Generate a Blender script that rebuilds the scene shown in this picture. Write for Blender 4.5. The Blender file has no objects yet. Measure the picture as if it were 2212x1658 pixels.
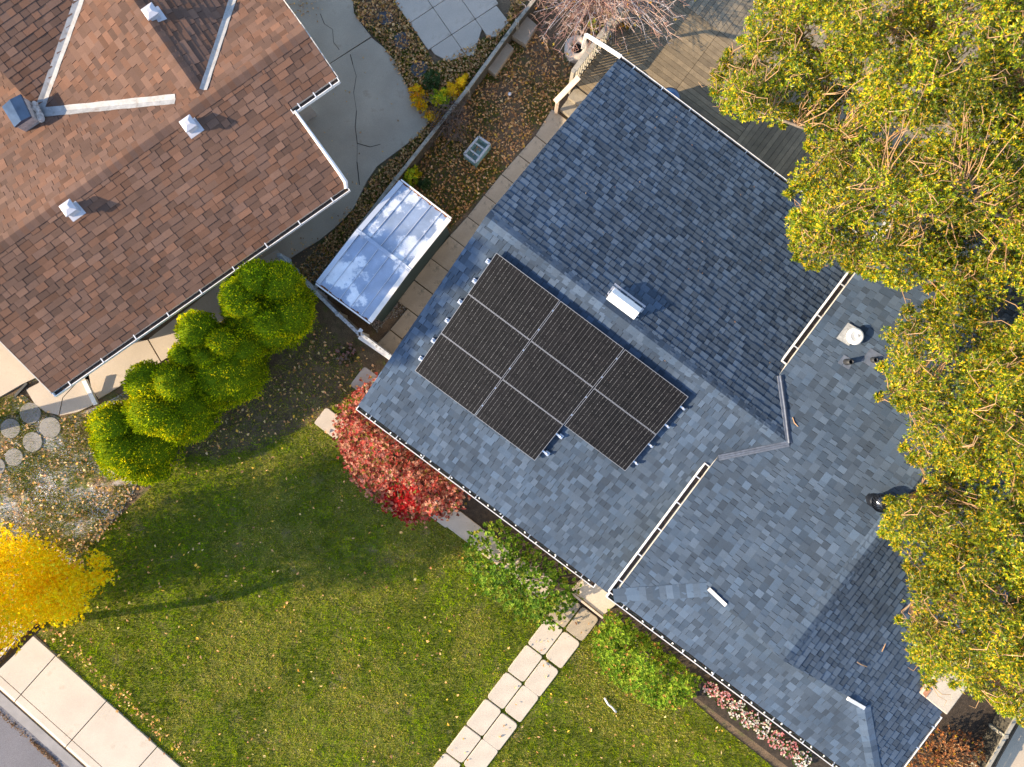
import bpy, math, random
import numpy as np
from mathutils import Vector, Matrix

R = random.Random(11)
NR = np.random.default_rng(11)
SC = bpy.context.scene
COL = SC.collection

# ------------------------------------------------------------------ camera geometry
H = 20.0                                   # drone height above the ground
K = 2 * math.tan(math.radians(35)) / 2212  # metres per survey unit per metre of distance


def P(x, y, z=0.0):
    s = K * (H - z)
    return Vector(((x - 1106) * s, (829 - y) * s, z))


def PXY(a, z=0.0):
    a = np.asarray(a, float)
    s = K * (H - z)
    return np.stack([(a[..., 0] - 1106) * s, (829 - a[..., 1]) * s], -1)


class Plane:
    def __init__(self, o, s, up, pitch):
        self.o = Vector(o); self.s = Vector(s).normalized()
        self.t = (Vector(up).normalized() + Vector((0, 0, pitch))).normalized()
        self.n = self.s.cross(self.t).normalized()
        if self.n.z < 0:
            self.n = -self.n

    def hit(self, x, y, off=0.0):
        C = Vector((0, 0, H)); d = P(x, y, 0) - C
        t = (self.o + self.n * off - C).dot(self.n) / d.dot(self.n)
        return C + d * t

    def st(self, p):
        q = p - self.o
        return (q.dot(self.s), q.dot(self.t))

    def at(self, s, t, off=0.0):
        return self.o + self.s * s + self.t * t + self.n * off

    def over(self, x, y, off=0.0):          # point of the plane above world x, y
        z = self.o.z - ((x - self.o.x) * self.n.x + (y - self.o.y) * self.n.y) / self.n.z
        return Vector((x, y, z)) + self.n * off


# ------------------------------------------------------------------ objects
ORG = {}


def tag(o, label=None, cat=None, group=None, kind=None):
    if label: o['label'] = label
    if cat: o['category'] = cat
    if group: o['group'] = group
    if kind: o['kind'] = kind
    return o


def empty(name, loc, label, cat, group=None, rot=None):
    o = bpy.data.objects.new(name, None); COL.objects.link(o)
    o.empty_display_size = .2
    o.location = loc
    ORG[o] = Vector(loc)
    if rot is not None:
        o.rotation_euler = rot
    return tag(o, label, cat, group)


def link(name, me, mt, parent=None, local=False, loc=None):
    o = bpy.data.objects.new(name, me); COL.objects.link(o)
    me.materials.append(mt)
    if parent is not None:
        o.parent = parent
        org = Vector((0, 0, 0)) if local else ORG[parent]
        ORG[o] = org
    else:
        org = Vector(loc) if loc is not None else Vector((0, 0, 0))
        o.location = org; ORG[o] = org
    if org.length > 0:
        me.transform(Matrix.Translation(-org))
    return o


class MB:
    def __init__(self):
        self.v = []; self.f = []; self.c = []

    def face(self, pts, col=None):
        n = len(self.v)
        self.v.extend([tuple(p) for p in pts]); self.f.append(tuple(range(n, n + len(pts)))); self.c.append(col)

    def hexa(self, b, t, col=None):          # bottom ring, top ring (same count)
        n = len(self.v); k = len(b)
        self.v.extend([tuple(p) for p in b]); self.v.extend([tuple(p) for p in t])
        self.f.append(tuple(range(n + k - 1, n - 1, -1))); self.c.append(col)
        self.f.append(tuple(range(n + k, n + 2 * k))); self.c.append(col)
        for i in range(k):
            j = (i + 1) % k
            self.f.append((n + i, n + j, n + k + j, n + k + i)); self.c.append(col)

    def prism(self, pts, z0, z1, col=None):
        a = sum(pts[i][0] * pts[(i + 1) % len(pts)][1] - pts[(i + 1) % len(pts)][0] * pts[i][1] for i in range(len(pts)))
        if a < 0: pts = list(reversed(pts))
        self.hexa([(p[0], p[1], z0) for p in pts], [(p[0], p[1], z1) for p in pts], col)

    def bar(self, p, q, w, h, side=None, col=None):   # beam of width w (sideways) and height h centred on p-q
        p = Vector(p); q = Vector(q); d = (q - p).normalized()
        if side is None:
            side = d.cross(Vector((0, 0, 1)))
            if side.length < 1e-4: side = Vector((1, 0, 0))
        side = (Vector(side) - d * Vector(side).dot(d)).normalized()
        up = side.cross(d).normalized()
        a = side * (w / 2); b = up * (h / 2)
        self.hexa([p - a - b, p + a - b, q + a - b, q - a - b], [p - a + b, p + a + b, q + a + b, q - a + b], col)

    def box(self, c, ax, ay, az, col=None):  # centre and three half-extent vectors
        c = Vector(c); ax = Vector(ax); ay = Vector(ay); az = Vector(az)
        self.hexa([c - ax - ay - az, c + ax - ay - az, c + ax + ay - az, c - ax + ay - az],
                  [c - ax - ay + az, c + ax - ay + az, c + ax + ay + az, c - ax + ay + az], col)

    def tube(self, path, rad, n=6, col=None, caps=True):
        path = [Vector(p) for p in path]
        if not hasattr(rad, '__len__'): rad = [rad] * len(path)
        n0 = len(self.v)
        prev = None
        for i, p in enumerate(path):
            d = (path[min(i + 1, len(path) - 1)] - path[max(i - 1, 0)]).normalized()
            if prev is None:
                a = d.orthogonal().normalized()
            else:
                a = (prev - d * prev.dot(d)).normalized()
            prev = a; b = d.cross(a)
            for k in range(n):
                t = 2 * math.pi * k / n
                self.v.append(tuple(p + (a * math.cos(t) + b * math.sin(t)) * rad[i]))
        for i in range(len(path) - 1):
            for k in range(n):
                k2 = (k + 1) % n
                self.f.append((n0 + i * n + k, n0 + i * n + k2, n0 + (i + 1) * n + k2, n0 + (i + 1) * n + k)); self.c.append(col)
        if caps:
            m = n0 + (len(path) - 1) * n
            self.f.append(tuple(range(n0 + n - 1, n0 - 1, -1))); self.c.append(col)
            self.f.append(tuple(range(m, m + n))); self.c.append(col)

    def lathe(self, c, prof, n=24, axis=(0, 0, 1), col=None):
        c = Vector(c); ax = Vector(axis).normalized(); a = ax.orthogonal().normalized(); b = ax.cross(a)
        n0 = len(self.v)
        for r, z in prof:
            for k in range(n):
                t = 2 * math.pi * k / n
                self.v.append(tuple(c + ax * z + (a * math.cos(t) + b * math.sin(t)) * max(r, 1e-4)))
        for i in range(len(prof) - 1):
            for k in range(n):
                k2 = (k + 1) % n
                self.f.append((n0 + i * n + k, n0 + i * n + k2, n0 + (i + 1) * n + k2, n0 + (i + 1) * n + k)); self.c.append(col)

    def build(self, name, mt, parent=None, smooth=False, local=False, loc=None, bevel=0):
        me = bpy.data.meshes.new(name)
        me.from_pydata(self.v, [], self.f)
        if any(c is not None for c in self.c):
            at = me.attributes.new('Col', 'FLOAT_COLOR', 'FACE')
            buf = []
            for c in self.c:
                c = c or (.5, .5, .5); buf.extend((c[0], c[1], c[2], 1))
            at.data.foreach_set('color', buf)
        if smooth:
            me.polygons.foreach_set('use_smooth', [True] * len(me.polygons))
        me.update()
        o = link(name, me, mt, parent, local, loc)
        if bevel:
            m = o.modifiers.new('b', 'BEVEL'); m.width = bevel; m.segments = 2; m.limit_method = 'ANGLE'
        return o


def np_mesh(name, verts, k, cols, mt, parent=None, smooth=False, loc=None):
    """verts (N*k,3); faces of k verts each; cols (N,3)"""
    N = len(verts) // k
    me = bpy.data.meshes.new(name)
    me.vertices.add(N * k); me.vertices.foreach_set('co', np.ascontiguousarray(verts, dtype=np.float32).ravel())
    me.loops.add(N * k); me.loops.foreach_set('vertex_index', np.arange(N * k, dtype=np.int32))
    me.polygons.add(N); me.polygons.foreach_set('loop_start', np.arange(0, N * k, k, dtype=np.int32))
    at = me.attributes.new('Col', 'FLOAT_COLOR', 'FACE')
    c4 = np.ones((N, 4), np.float32); c4[:, :3] = cols
    at.data.foreach_set('color', c4.ravel())
    if smooth: me.polygons.foreach_set('use_smooth', np.ones(N, bool))
    me.update(calc_edges=True)
    return link(name, me, mt, parent, False, loc)


# ------------------------------------------------------------------ materials
def mat(name, color=(.5, .5, .5), rough=.8, attr=False, metal=0., spec=.5, n1=None, n2=None, bump=None,
        transl=0., mix=None, coat=0.):
    """n1, n2: (scale, low, high) brightness noises; mix: (scale, threshold, softness, color) patches; bump: (scale, strength)"""
    m = bpy.data.materials.new(name); m.use_nodes = True
    nt = m.node_tree; nd = nt.nodes; lk = nt.links
    b = nd['Principled BSDF']; b.inputs['Roughness'].default_value = rough
    b.inputs['Metallic'].default_value = metal; b.inputs['Specular IOR Level'].default_value = spec
    b.inputs['Coat Weight'].default_value = coat
    tc = nd.new('ShaderNodeTexCoord'); co = tc.outputs['Object']
    if attr:
        a = nd.new('ShaderNodeAttribute'); a.attribute_name = 'Col'; c = a.outputs['Color']
    else:
        r = nd.new('ShaderNodeRGB'); r.outputs[0].default_value = (*color, 1); c = r.outputs[0]
    if mix:
        for sc_, th, so, mc in (mix if isinstance(mix, list) else [mix]):
            n = nd.new('ShaderNodeTexNoise'); n.inputs['Scale'].default_value = sc_; n.inputs['Detail'].default_value = 6
            n.inputs['Roughness'].default_value = .65
            lk.new(co, n.inputs['Vector'])
            mr = nd.new('ShaderNodeMapRange'); mr.inputs['From Min'].default_value = th - so; mr.inputs['From Max'].default_value = th + so
            lk.new(n.outputs['Fac'], mr.inputs['Value'])
            mx = nd.new('ShaderNodeMix'); mx.data_type = 'RGBA'; mx.inputs['B'].default_value = (*mc, 1)
            lk.new(mr.outputs['Result'], mx.inputs['Factor']); lk.new(c, mx.inputs['A']); c = mx.outputs['Result']
    for nn in (n1, n2):
        if nn:
            n = nd.new('ShaderNodeTexNoise'); n.inputs['Scale'].default_value = nn[0]; n.inputs['Detail'].default_value = 5
            lk.new(co, n.inputs['Vector'])
            mr = nd.new('ShaderNodeMapRange'); mr.inputs['From Min'].default_value = .28; mr.inputs['From Max'].default_value = .72
            mr.inputs['To Min'].default_value = nn[1]; mr.inputs['To Max'].default_value = nn[2]
            lk.new(n.outputs['Fac'], mr.inputs['Value'])
            mx = nd.new('ShaderNodeVectorMath'); mx.operation = 'SCALE'
            lk.new(c, mx.inputs[0]); lk.new(mr.outputs['Result'], mx.inputs['Scale']); c = mx.outputs[0]
    lk.new(c, b.inputs['Base Color'])
    if bump:
        n = nd.new('ShaderNodeTexNoise'); n.inputs['Scale'].default_value = bump[0]; n.inputs['Detail'].default_value = 5
        lk.new(co, n.inputs['Vector'])
        bp = nd.new('ShaderNodeBump'); bp.inputs['Strength'].default_value = bump[1]; bp.inputs['Distance'].default_value = .02
        lk.new(n.outputs['Fac'], bp.inputs['Height']); lk.new(bp.outputs['Normal'], b.inputs['Normal'])
    if transl > 0:
        t = nd.new('ShaderNodeBsdfTranslucent'); lk.new(c, t.inputs['Color'])
        s = nd.new('ShaderNodeMixShader'); s.inputs[0].default_value = transl
        lk.new(b.outputs[0], s.inputs[1]); lk.new(t.outputs[0], s.inputs[2])
        lk.new(s.outputs[0], nd['Material Output'].inputs['Surface'])
    return m


M = {}
M['shingle'] = mat('asphalt_shingle', attr=True, rough=.92, spec=.25, n1=(160, .72, 1.28), n2=(.8, .84, 1.13))
M['soffit'] = mat('painted_soffit', (.62, .56, .48), .6, n1=(4, .9, 1.08))
M['white'] = mat('white_enamel', (.80, .77, .74), .42, n1=(6, .84, 1.04), mix=(13, .70, .05, (.42, .36, .30)))
M['trough'] = mat('dirty_gutter_bed', (.035, .028, .024), .9, n1=(30, .5, 1.6), mix=(9, .62, .06, (.16, .09, .05)))
M['strap'] = mat('aluminium_strap', (.7, .7, .7), .35, metal=.3)
M['wall'] = mat('stucco_wall', (.52, .47, .40), .9, n1=(8, .9, 1.1), bump=(60, .3))
M['brownwall'] = mat('painted_siding', (.48, .42, .36), .8, n1=(8, .9, 1.1))
M['flash_blue'] = mat('coated_valley_metal', (.085, .10, .135), .55, n1=(12, .75, 1.25))
M['flash_grey'] = mat('weathered_valley_metal', (.36, .35, .34), .6, metal=.0, spec=.3, n1=(7, .75, 1.12), n2=(30, .9, 1.1), mix=(5, .62, .08, (.30, .25, .21)))
M['tin'] = mat('vent_tin', (.47, .46, .50), .42, n1=(9, .9, 1.06))
M['vent_white'] = mat('white_vent_paint', (.8, .8, .8), .4, n1=(9, .94, 1.04))
M['plate'] = mat('dull_flange_tin', (.30, .30, .30), .6, n1=(20, .6, 1.2))
M['darkmetal'] = mat('dark_vent_metal', (.022, .026, .036), .28, metal=.6)
M['rubber'] = mat('black_rubber', (.018, .019, .022), .6)
M['bluecap'] = mat('blue_chimney_metal', (.05, .085, .14), .3, metal=.35, n1=(5, .75, 1.2))
M['mortar'] = mat('sealant', (.6, .5, .42), .8, n1=(15, .7, 1.2))
M['brick'] = mat('chimney_brick', (.42, .20, .11), .9, n1=(20, .7, 1.25))
M['capconc'] = mat('pale_crown_concrete', (.50, .43, .34), .9, n1=(40, .85, 1.12), n2=(5, .93, 1.06))
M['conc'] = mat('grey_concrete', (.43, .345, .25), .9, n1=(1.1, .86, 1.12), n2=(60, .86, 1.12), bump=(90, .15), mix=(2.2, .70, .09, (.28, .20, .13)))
M['concwarm'] = mat('pale_concrete', (.50, .42, .335), .9, n1=(1.3, .88, 1.07), n2=(70, .88, 1.1), bump=(90, .12), mix=(2.6, .68, .10, (.36, .29, .215)))
M['slab'] = mat('cast_slab_concrete', (.50, .42, .33), .9, n1=(3, .9, 1.1), n2=(80, .88, 1.1), bump=(70, .2), mix=(6, .70, .06, (.25, .20, .13)))
M['slabgrey'] = mat('old_slab_concrete', (.37, .30, .215), .92, n1=(3, .85, 1.12), n2=(80, .85, 1.12), bump=(70, .2), mix=(4, .64, .08, (.13, .12, .09)))
M['paver'] = mat('round_paver_stone', (.25, .235, .22), .92, n1=(90, .9, 1.1), n2=(4, .92, 1.08), bump=(90, .3))
M['slate'] = mat('dark_flagstone', (.085, .085, .095), .85, n1=(40, .8, 1.2))
M['asphalt'] = mat('road_asphalt', (.15, .14, .15), .95, n1=(60, .65, 1.35), n2=(1.5, .92, 1.08), bump=(120, .4))
M['pan'] = mat('stained_gutter_pan', (.26, .24, .23), .9, n1=(3, .85, 1.1), n2=(60, .88, 1.12))
M['soil'] = mat('ground_soil', (.15, .10, .058), .95, n1=(2.5, .7, 1.25), n2=(40, .55, 1.45), bump=(50, .8), mix=(1.6, .60, .08, (.10, .105, .03)))
M['turf'] = mat('turf_ground', (.13, .14, .012), .95, n1=(3, .7, 1.3), n2=(60, .6, 1.4), bump=(70, .6), mix=(1.4, .64, .08, (.20, .15, .07)))
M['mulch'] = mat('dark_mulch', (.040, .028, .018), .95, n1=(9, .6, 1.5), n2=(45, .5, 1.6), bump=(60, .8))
M['bedsoil'] = mat('bed_soil', (.13, .088, .045), .95, n1=(4, .6, 1.3), n2=(50, .5, 1.5), bump=(60, .7), mix=(3, .6, .08, (.10, .11, .02)))
M['gravelbed'] = mat('gravel_bed', (.30, .20, .12), .95, n1=(3, .7, 1.2), n2=(70, .55, 1.4), bump=(70, .7), mix=[(1.1, .52, .05, (.50, .49, .50)), (1.7, .58, .06, (.12, .14, .03))])
M['grass'] = mat('grass_blades', attr=True, rough=.9, spec=.06, transl=.38)
M['litter'] = mat('dry_leaves', attr=True, rough=.75, spec=.3, transl=.2)
M['stones'] = mat('pebbles', attr=True, rough=.8)
M['leaf_gloss'] = mat('glossy_tree_leaf', attr=True, rough=.36, spec=.34, transl=.30)
M['leaf'] = mat('soft_leaf', attr=True, rough=.75, spec=.15, transl=.36)
M['cedar'] = mat('cedar_spray', attr=True, rough=.9, spec=.05, transl=.3)
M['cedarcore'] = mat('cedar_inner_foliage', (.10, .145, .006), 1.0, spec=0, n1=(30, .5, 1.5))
M['leaf_yellow'] = mat('yellow_autumn_leaf', attr=True, rough=.8, spec=.05, transl=.5)
M['petal'] = mat('flower_petal', attr=True, rough=.6, transl=.3)
M['bark'] = mat('tree_bark', (.21, .165, .13), .9, n1=(14, .6, 1.3), bump=(40, .6))
M['twig'] = mat('tan_twig', (.40, .235, .115), .7, n1=(3, .8, 1.2))
M['barkdark'] = mat('dark_bark', (.055, .035, .026), .85, n1=(14, .7, 1.3))
M['deadtwig'] = mat('bare_twig', attr=True, rough=.75)
M['wood'] = mat('weathered_board', attr=True, rough=.85, n1=(5, .82, 1.16), n2=(45, .8, 1.2))
M['greywood'] = mat('weathered_fence_wood', (.33, .30, .24), .88, n1=(6, .7, 1.2), n2=(50, .75, 1.2), mix=(7, .6, .06, (.13, .14, .11)))
M['fenceboard'] = mat('shade_toned_fence_board', (.085, .075, .055), .9, n1=(6, .6, 1.3), n2=(50, .75, 1.2))  # same weathered wood as the rails, darkened to paint in the face's shade
M['paintwood'] = mat('flaking_white_wood', (.5, .51, .52), .75, n1=(10, .7, 1.15), mix=(16, .58, .04, (.16, .145, .13)))
M['barewood'] = mat('bare_pine_board', (.60, .47, .36), .8, n1=(9, .85, 1.1))
M['greenpaint'] = mat('dark_green_shed_paint', (.02, .045, .05), .6, n1=(5, .8, 1.2))
M['teal'] = mat('faded_teal_plastic', (.18, .30, .29), .6, n1=(8, .8, 1.15))
M['greyboard'] = mat('silvered_wood', (.42, .43, .43), .85, n1=(12, .75, 1.15))
M['bluepl'] = mat('blue_plastic', (.012, .06, .17), .4)
M['potconc'] = mat('cream_planter', (.52, .45, .38), .85, n1=(8, .85, 1.1), mix=(7, .66, .06, (.3, .25, .2)))
M['blacksoil'] = mat('potting_soil', (.02, .016, .013), .95, n1=(30, .5, 1.6))
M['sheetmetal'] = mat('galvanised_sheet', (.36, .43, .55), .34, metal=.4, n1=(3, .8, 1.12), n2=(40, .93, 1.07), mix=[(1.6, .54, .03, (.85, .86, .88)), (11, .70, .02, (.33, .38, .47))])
M['seam'] = mat('sheet_seam', (.55, .58, .64), .35, metal=.3)
M['rust'] = mat('rust', (.20, .075, .03), .9, n1=(30, .5, 1.4))
M['frame'] = mat('dark_panel_frame', (.30, .30, .31), .4, metal=.6)
M['clip'] = mat('bare_aluminium', (.75, .75, .76), .3, metal=.8)
M['birch'] = mat('bleached_stick', (.75, .70, .66), .7)
M['cable'] = mat('green_light_cable', (.01, .03, .025), .6)
M['bulb'] = mat('frosted_bulb', (.75, .75, .7), .3)


def solar_mat():
    m = bpy.data.materials.new('solar_cells'); m.use_nodes = True
    nt = m.node_tree; nd = nt.nodes; lk = nt.links; b = nd['Principled BSDF']
    b.inputs['Roughness'].default_value = .45; b.inputs['Specular IOR Level'].default_value = .14
    tc = nd.new('ShaderNodeTexCoord'); sp = nd.new('ShaderNodeSeparateXYZ'); lk.new(tc.outputs['Object'], sp.inputs[0])

    def mth(op, a, b_=None):
        n = nd.new('ShaderNodeMath'); n.operation = op
        for i, q in enumerate((a, b_)):
            if q is None: continue
            if isinstance(q, (int, float)): n.inputs[i].default_value = q
            else: lk.new(q, n.inputs[i])
        return n.outputs[0]

    def line(x, period, width):
        f = mth('PINGPONG', x, period / 2)
        return mth('LESS_THAN', f, width / 2)
    wires = line(sp.outputs['X'], .0945, .0075)
    gaps = line(sp.outputs['Y'], .0925, .0045)
    gapx = line(mth('ADD', sp.outputs['X'], .047), .189, .005)
    n = nd.new('ShaderNodeTexNoise'); n.inputs['Scale'].default_value = 75; lk.new(tc.outputs['Object'], n.inputs['Vector'])
    dots = nd.new('ShaderNodeMapRange'); dots.inputs['From Min'].default_value = .42; dots.inputs['From Max'].default_value = .6
    lk.new(n.outputs['Fac'], dots.inputs['Value'])
    n2 = nd.new('ShaderNodeTexNoise'); n2.inputs['Scale'].default_value = 3.5; lk.new(tc.outputs['Object'], n2.inputs['Vector'])
    fad = nd.new('ShaderNodeMapRange'); fad.inputs['From Min'].default_value = .3; fad.inputs['From Max'].default_value = .7
    fad.inputs['To Min'].default_value = .35; fad.inputs['To Max'].default_value = 1
    lk.new(n2.outputs['Fac'], fad.inputs['Value'])
    w = mth('MULTIPLY', mth('MULTIPLY', wires, dots.outputs[0]), fad.outputs[0])
    cell = nd.new('ShaderNodeTexWhiteNoise'); cell.noise_dimensions = '2D'
    sn = nd.new('ShaderNodeVectorMath'); sn.operation = 'SNAP'; sn.inputs[1].default_value = (.189, .0925, 1)
    lk.new(tc.outputs['Object'], sn.inputs[0]); lk.new(sn.outputs[0], cell.inputs['Vector'])
    cv = nd.new('ShaderNodeMapRange'); cv.inputs['To Min'].default_value = .7; cv.inputs['To Max'].default_value = 1.35
    lk.new(cell.outputs['Value'], cv.inputs['Value'])
    base = nd.new('ShaderNodeVectorMath'); base.operation = 'SCALE'; base.inputs[0].default_value = (.0062, .0058, .0062)
    lk.new(cv.outputs[0], base.inputs['Scale'])
    c = base.outputs[0]
    for fac, colr, k in ((gaps, (.004, .004, .005), .7), (gapx, (.02, .02, .022), .6), (w, (.26, .26, .26), 1)):
        mx = nd.new('ShaderNodeMix'); mx.data_type = 'RGBA'; mx.inputs['B'].default_value = (*colr, 1)
        lk.new(mth('MULTIPLY', fac, k), mx.inputs['Factor']); lk.new(c, mx.inputs['A']); c = mx.outputs['Result']
    lk.new(c, b.inputs['Base Color'])
    return m


M['solar'] = solar_mat()


# ------------------------------------------------------------------ numpy helpers
def inpoly(pts, poly):
    x = pts[:, 0]; y = pts[:, 1]; r = np.zeros(len(pts), bool); n = len(poly)
    for i in range(n):
        x1, y1 = poly[i]; x2, y2 = poly[(i + 1) % n]
        c = ((y1 > y) != (y2 > y)) & (x < (x2 - x1) * (y - y1) / ((y2 - y1) or 1e-9) + x1)
        r ^= c
    return r


def edge_dist(pts, poly, skip=()):
    d = np.full(len(pts), 1e9)
    for i in range(len(poly)):
        if i in skip: continue
        a = np.array(poly[i], float); b = np.array(poly[(i + 1) % len(poly)], float)
        ab = b - a; t = np.clip(((pts - a) @ ab) / (ab @ ab), 0, 1)
        d = np.minimum(d, np.linalg.norm(pts - a - t[:, None] * ab, axis=1))
    return d


def sample(poly, n):
    poly = np.array(poly, float); lo = poly.min(0); hi = poly.max(0); out = []
    tot = 0
    while tot < n:
        q = NR.uniform(lo, hi, (n * 2, 2)); q = q[inpoly(q, poly)]; out.append(q); tot += len(q)
    return np.concatenate(out)[:n]


_g = NR.random((64, 64))


def vnoise(xy, scale):
    p = np.asarray(xy) * scale; i = np.floor(p).astype(int); f = p - i; f = f * f * (3 - 2 * f)
    a = _g[i[:, 0] % 64, i[:, 1] % 64]; b = _g[(i[:, 0] + 1) % 64, i[:, 1] % 64]
    c = _g[i[:, 0] % 64, (i[:, 1] + 1) % 64]; d = _g[(i[:, 0] + 1) % 64, (i[:, 1] + 1) % 64]
    return (a * (1 - f[:, 0]) + b * f[:, 0]) * (1 - f[:, 1]) + (c * (1 - f[:, 0]) + d * f[:, 0]) * f[:, 1]


def unit(v):
    return v / np.maximum(np.linalg.norm(v, axis=-1, keepdims=True), 1e-9)


def palette(n, cols, w, jit=.18):
    cols = np.array(cols, float); w = np.array(w, float)
    c = cols[NR.choice(len(cols), n, p=w / w.sum())]
    return np.clip(c * NR.uniform(1 - jit, 1 + jit, (n, 1)) * NR.uniform(.93, 1.07, (n, 3)), 0, 1)


def leaf_tris(c, d, nrm, L, W, cols, fold=.25):
    """folded two-triangle leaves: base point c, direction d"""
    n = len(c); d = unit(d); b = unit(np.cross(nrm, d)); nn = unit(np.cross(d, b))
    L = np.broadcast_to(L, n)[:, None]; W = np.broadcast_to(W, n)[:, None]
    tip = c + d * L; mid = c + d * L * .48 + nn * W * fold
    l = mid + b * W * .5; r = mid - b * W * .5
    v = np.stack([c, l, tip, c, tip, r], 1).reshape(-1, 3)
    return v, np.repeat(cols, 2, 0)


def rosettes(cen, axis, k, L, W, cols, spread=1.0):
    """k leaves radiating round each centre"""
    n = len(cen); axis = unit(axis)
    a = unit(np.cross(axis, NR.normal(size=(n, 3)))); b = np.cross(axis, a)
    th = NR.uniform(0, 2 * np.pi, (n, 1)) + np.arange(k)[None] * (2 * np.pi / k) + NR.normal(0, .25, (n, k))
    rad = a[:, None] * np.cos(th)[..., None] + b[:, None] * np.sin(th)[..., None]
    inc = NR.uniform(.1, 1.1, (n, k, 1)) / spread
    d = unit(rad + axis[:, None] * inc)
    nrm = unit(axis[:, None] - rad * inc * .6 + NR.normal(0, .25, (n, k, 3)))
    c = np.repeat(cen, k, 0)
    return leaf_tris(c, d.reshape(-1, 3), nrm.reshape(-1, 3), L * NR.uniform(.65, 1.2, n * k), W * NR.uniform(.7, 1.2, n * k), cols)


# ------------------------------------------------------------------ shingles
def clip(poly, cv):
    for i in range(len(cv)):
        ax, ay = cv[i]; bx, by = cv[(i + 1) % len(cv)]
        out = []
        for j in range(len(poly)):
            p = poly[j]; q = poly[(j + 1) % len(poly)]
            dp = (bx - ax) * (p[1] - ay) - (by - ay) * (p[0] - ax)
            dq = (bx - ax) * (q[1] - ay) - (by - ay) * (q[0] - ax)
            if dp >= 0: out.append(p)
            if (dp >= 0) != (dq >= 0):
                t = dp / (dp - dq); out.append((p[0] + (q[0] - p[0]) * t, p[1] + (q[1] - p[1]) * t))
        poly = out
        if len(poly) < 3: return []
    return poly


def ccw(p):
    a = sum(p[i][0] * p[(i + 1) % len(p)][1] - p[(i + 1) % len(p)][0] * p[i][1] for i in range(len(p)))
    return p if a > 0 else list(reversed(p))


BLUE = dict(base=(.058, .082, .118), lo=.74, hi=1.40, tint=[(1, 1, 1), (1.02, 1.0, .98), (.95, .99, 1.02)])
BROWN = dict(base=(.172, .096, .066), lo=.72, hi=1.15, tint=[(1, 1, 1), (1.08, .98, .90), (.90, .92, .96)])


def tabcol(pal, raised):
    k = pal['lo'] + (pal['hi'] - pal['lo']) * (R.random() ** 1.25)
    if not raised: k *= .86
    t = R.choice(pal['tint']); b = pal['base']
    return (b[0] * k * t[0], b[1] * k * t[1], b[2] * k * t[2])


def shingles(mb, pl, poly_world, pal, expo=.152, wmin=.085, wmax=.21, thick=.018):
    cv = ccw([pl.st(p) for p in poly_world])
    s0 = min(p[0] for p in cv); s1 = max(p[0] for p in cv); t0 = min(p[1] for p in cv); t1 = max(p[1] for p in cv)
    nrow = int((t1 - t0) / expo) + 1
    underlay(mb, pl, [pl.at(a, b) for a, b in cv])
    for j in range(nrow):
        ta = t0 + j * expo; s = s0 - R.random() * .3; raised = True
        while s < s1:
            w = R.uniform(wmin, wmax)
            raised = (not raised) if R.random() < .75 else raised
            gp_ = .009 if R.random() < .6 else 0.0
            q = clip([(s, ta), (s + w - gp_, ta), (s + w - gp_, ta + expo), (s, ta + expo)], cv)
            s += w
            if len(q) < 3: continue
            base = .006 if raised else 0.0
            top = [pl.at(a, b, base + thick * (1 - (b - ta) / expo)) for a, b in q]
            bot = [pl.at(a, b, -.004) for a, b in q]
            col = tabcol(pal, raised)
            n = len(mb.v); k = len(q)
            mb.v.extend([tuple(p) for p in top]); mb.v.extend([tuple(p) for p in bot])
            mb.f.append(tuple(range(n, n + k))); mb.c.append(col)
            for i in range(k):
                i2 = (i + 1) % k
                if abs(q[i][1] - (ta + expo)) < 1e-6 and abs(q[i2][1] - (ta + expo)) < 1e-6: continue
                mb.f.append((n + i, n + k + i, n + k + i2, n + i2)); mb.c.append(col)


def underlay(mb, pl, poly_world):
    mb.face([p - pl.n * .001 for p in poly_world], (.02, .02, .022))


def sheath(mb, pl, poly_world, th=.12):
    top = [p - pl.n * .006 for p in poly_world]
    a = sum(top[i].x * top[(i + 1) % len(top)].y - top[(i + 1) % len(top)].x * top[i].y for i in range(len(top)))
    if a < 0: top.reverse()
    mb.hexa([p - Vector((0, 0, th)) for p in top], top)


def ridgecaps(mb, p, q, pa, pb, pal, wid=.155, step=.143, lift=.012):
    """p->q along the ridge; pa, pb the two roof planes"""
    d = (q - p); L = d.length; d.normalize()
    da = pa.n.cross(d).normalized(); da = da if da.z < 0 else -da
    db = pb.n.cross(d).normalized(); db = db if db.z < 0 else -db
    up = (pa.n + pb.n).normalized()
    if abs(da.z) < .02 or abs(db.z) < .02:   # hips: keep wings in their planes, on either side
        pass
    n = int(L / step)
    for i in range(n):
        a = p + d * (i * step); b = p + d * min((i + 1.05) * step, L)
        hi, lo_ = lift + .012, lift + .003
        col = tabcol(pal, True)
        A0 = a + up * hi; B0 = b + up * lo_
        for dd, pp in ((da, pa), (db, pb)):
            A1 = a + dd * (wid * .3) + pp.n * hi; B1 = b + dd * (wid * .3) + pp.n * lo_
            A2 = a + dd * wid + pp.n * (hi - .004); B2 = b + dd * wid + pp.n * (lo_ - .002)
            mb.face([A0, A1, B1, B0], col); mb.face([A1, A2, B2, B1], col)
            mb.face([A2, a + dd * wid - pp.n * .01, b + dd * wid - pp.n * .01, B2], col)
            mb.face([A0, A0 - up * .03, A1 - pp.n * .03, A1], col); mb.face([A1, A1 - pp.n * .03, A2 - pp.n * .03, A2], col)


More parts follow.
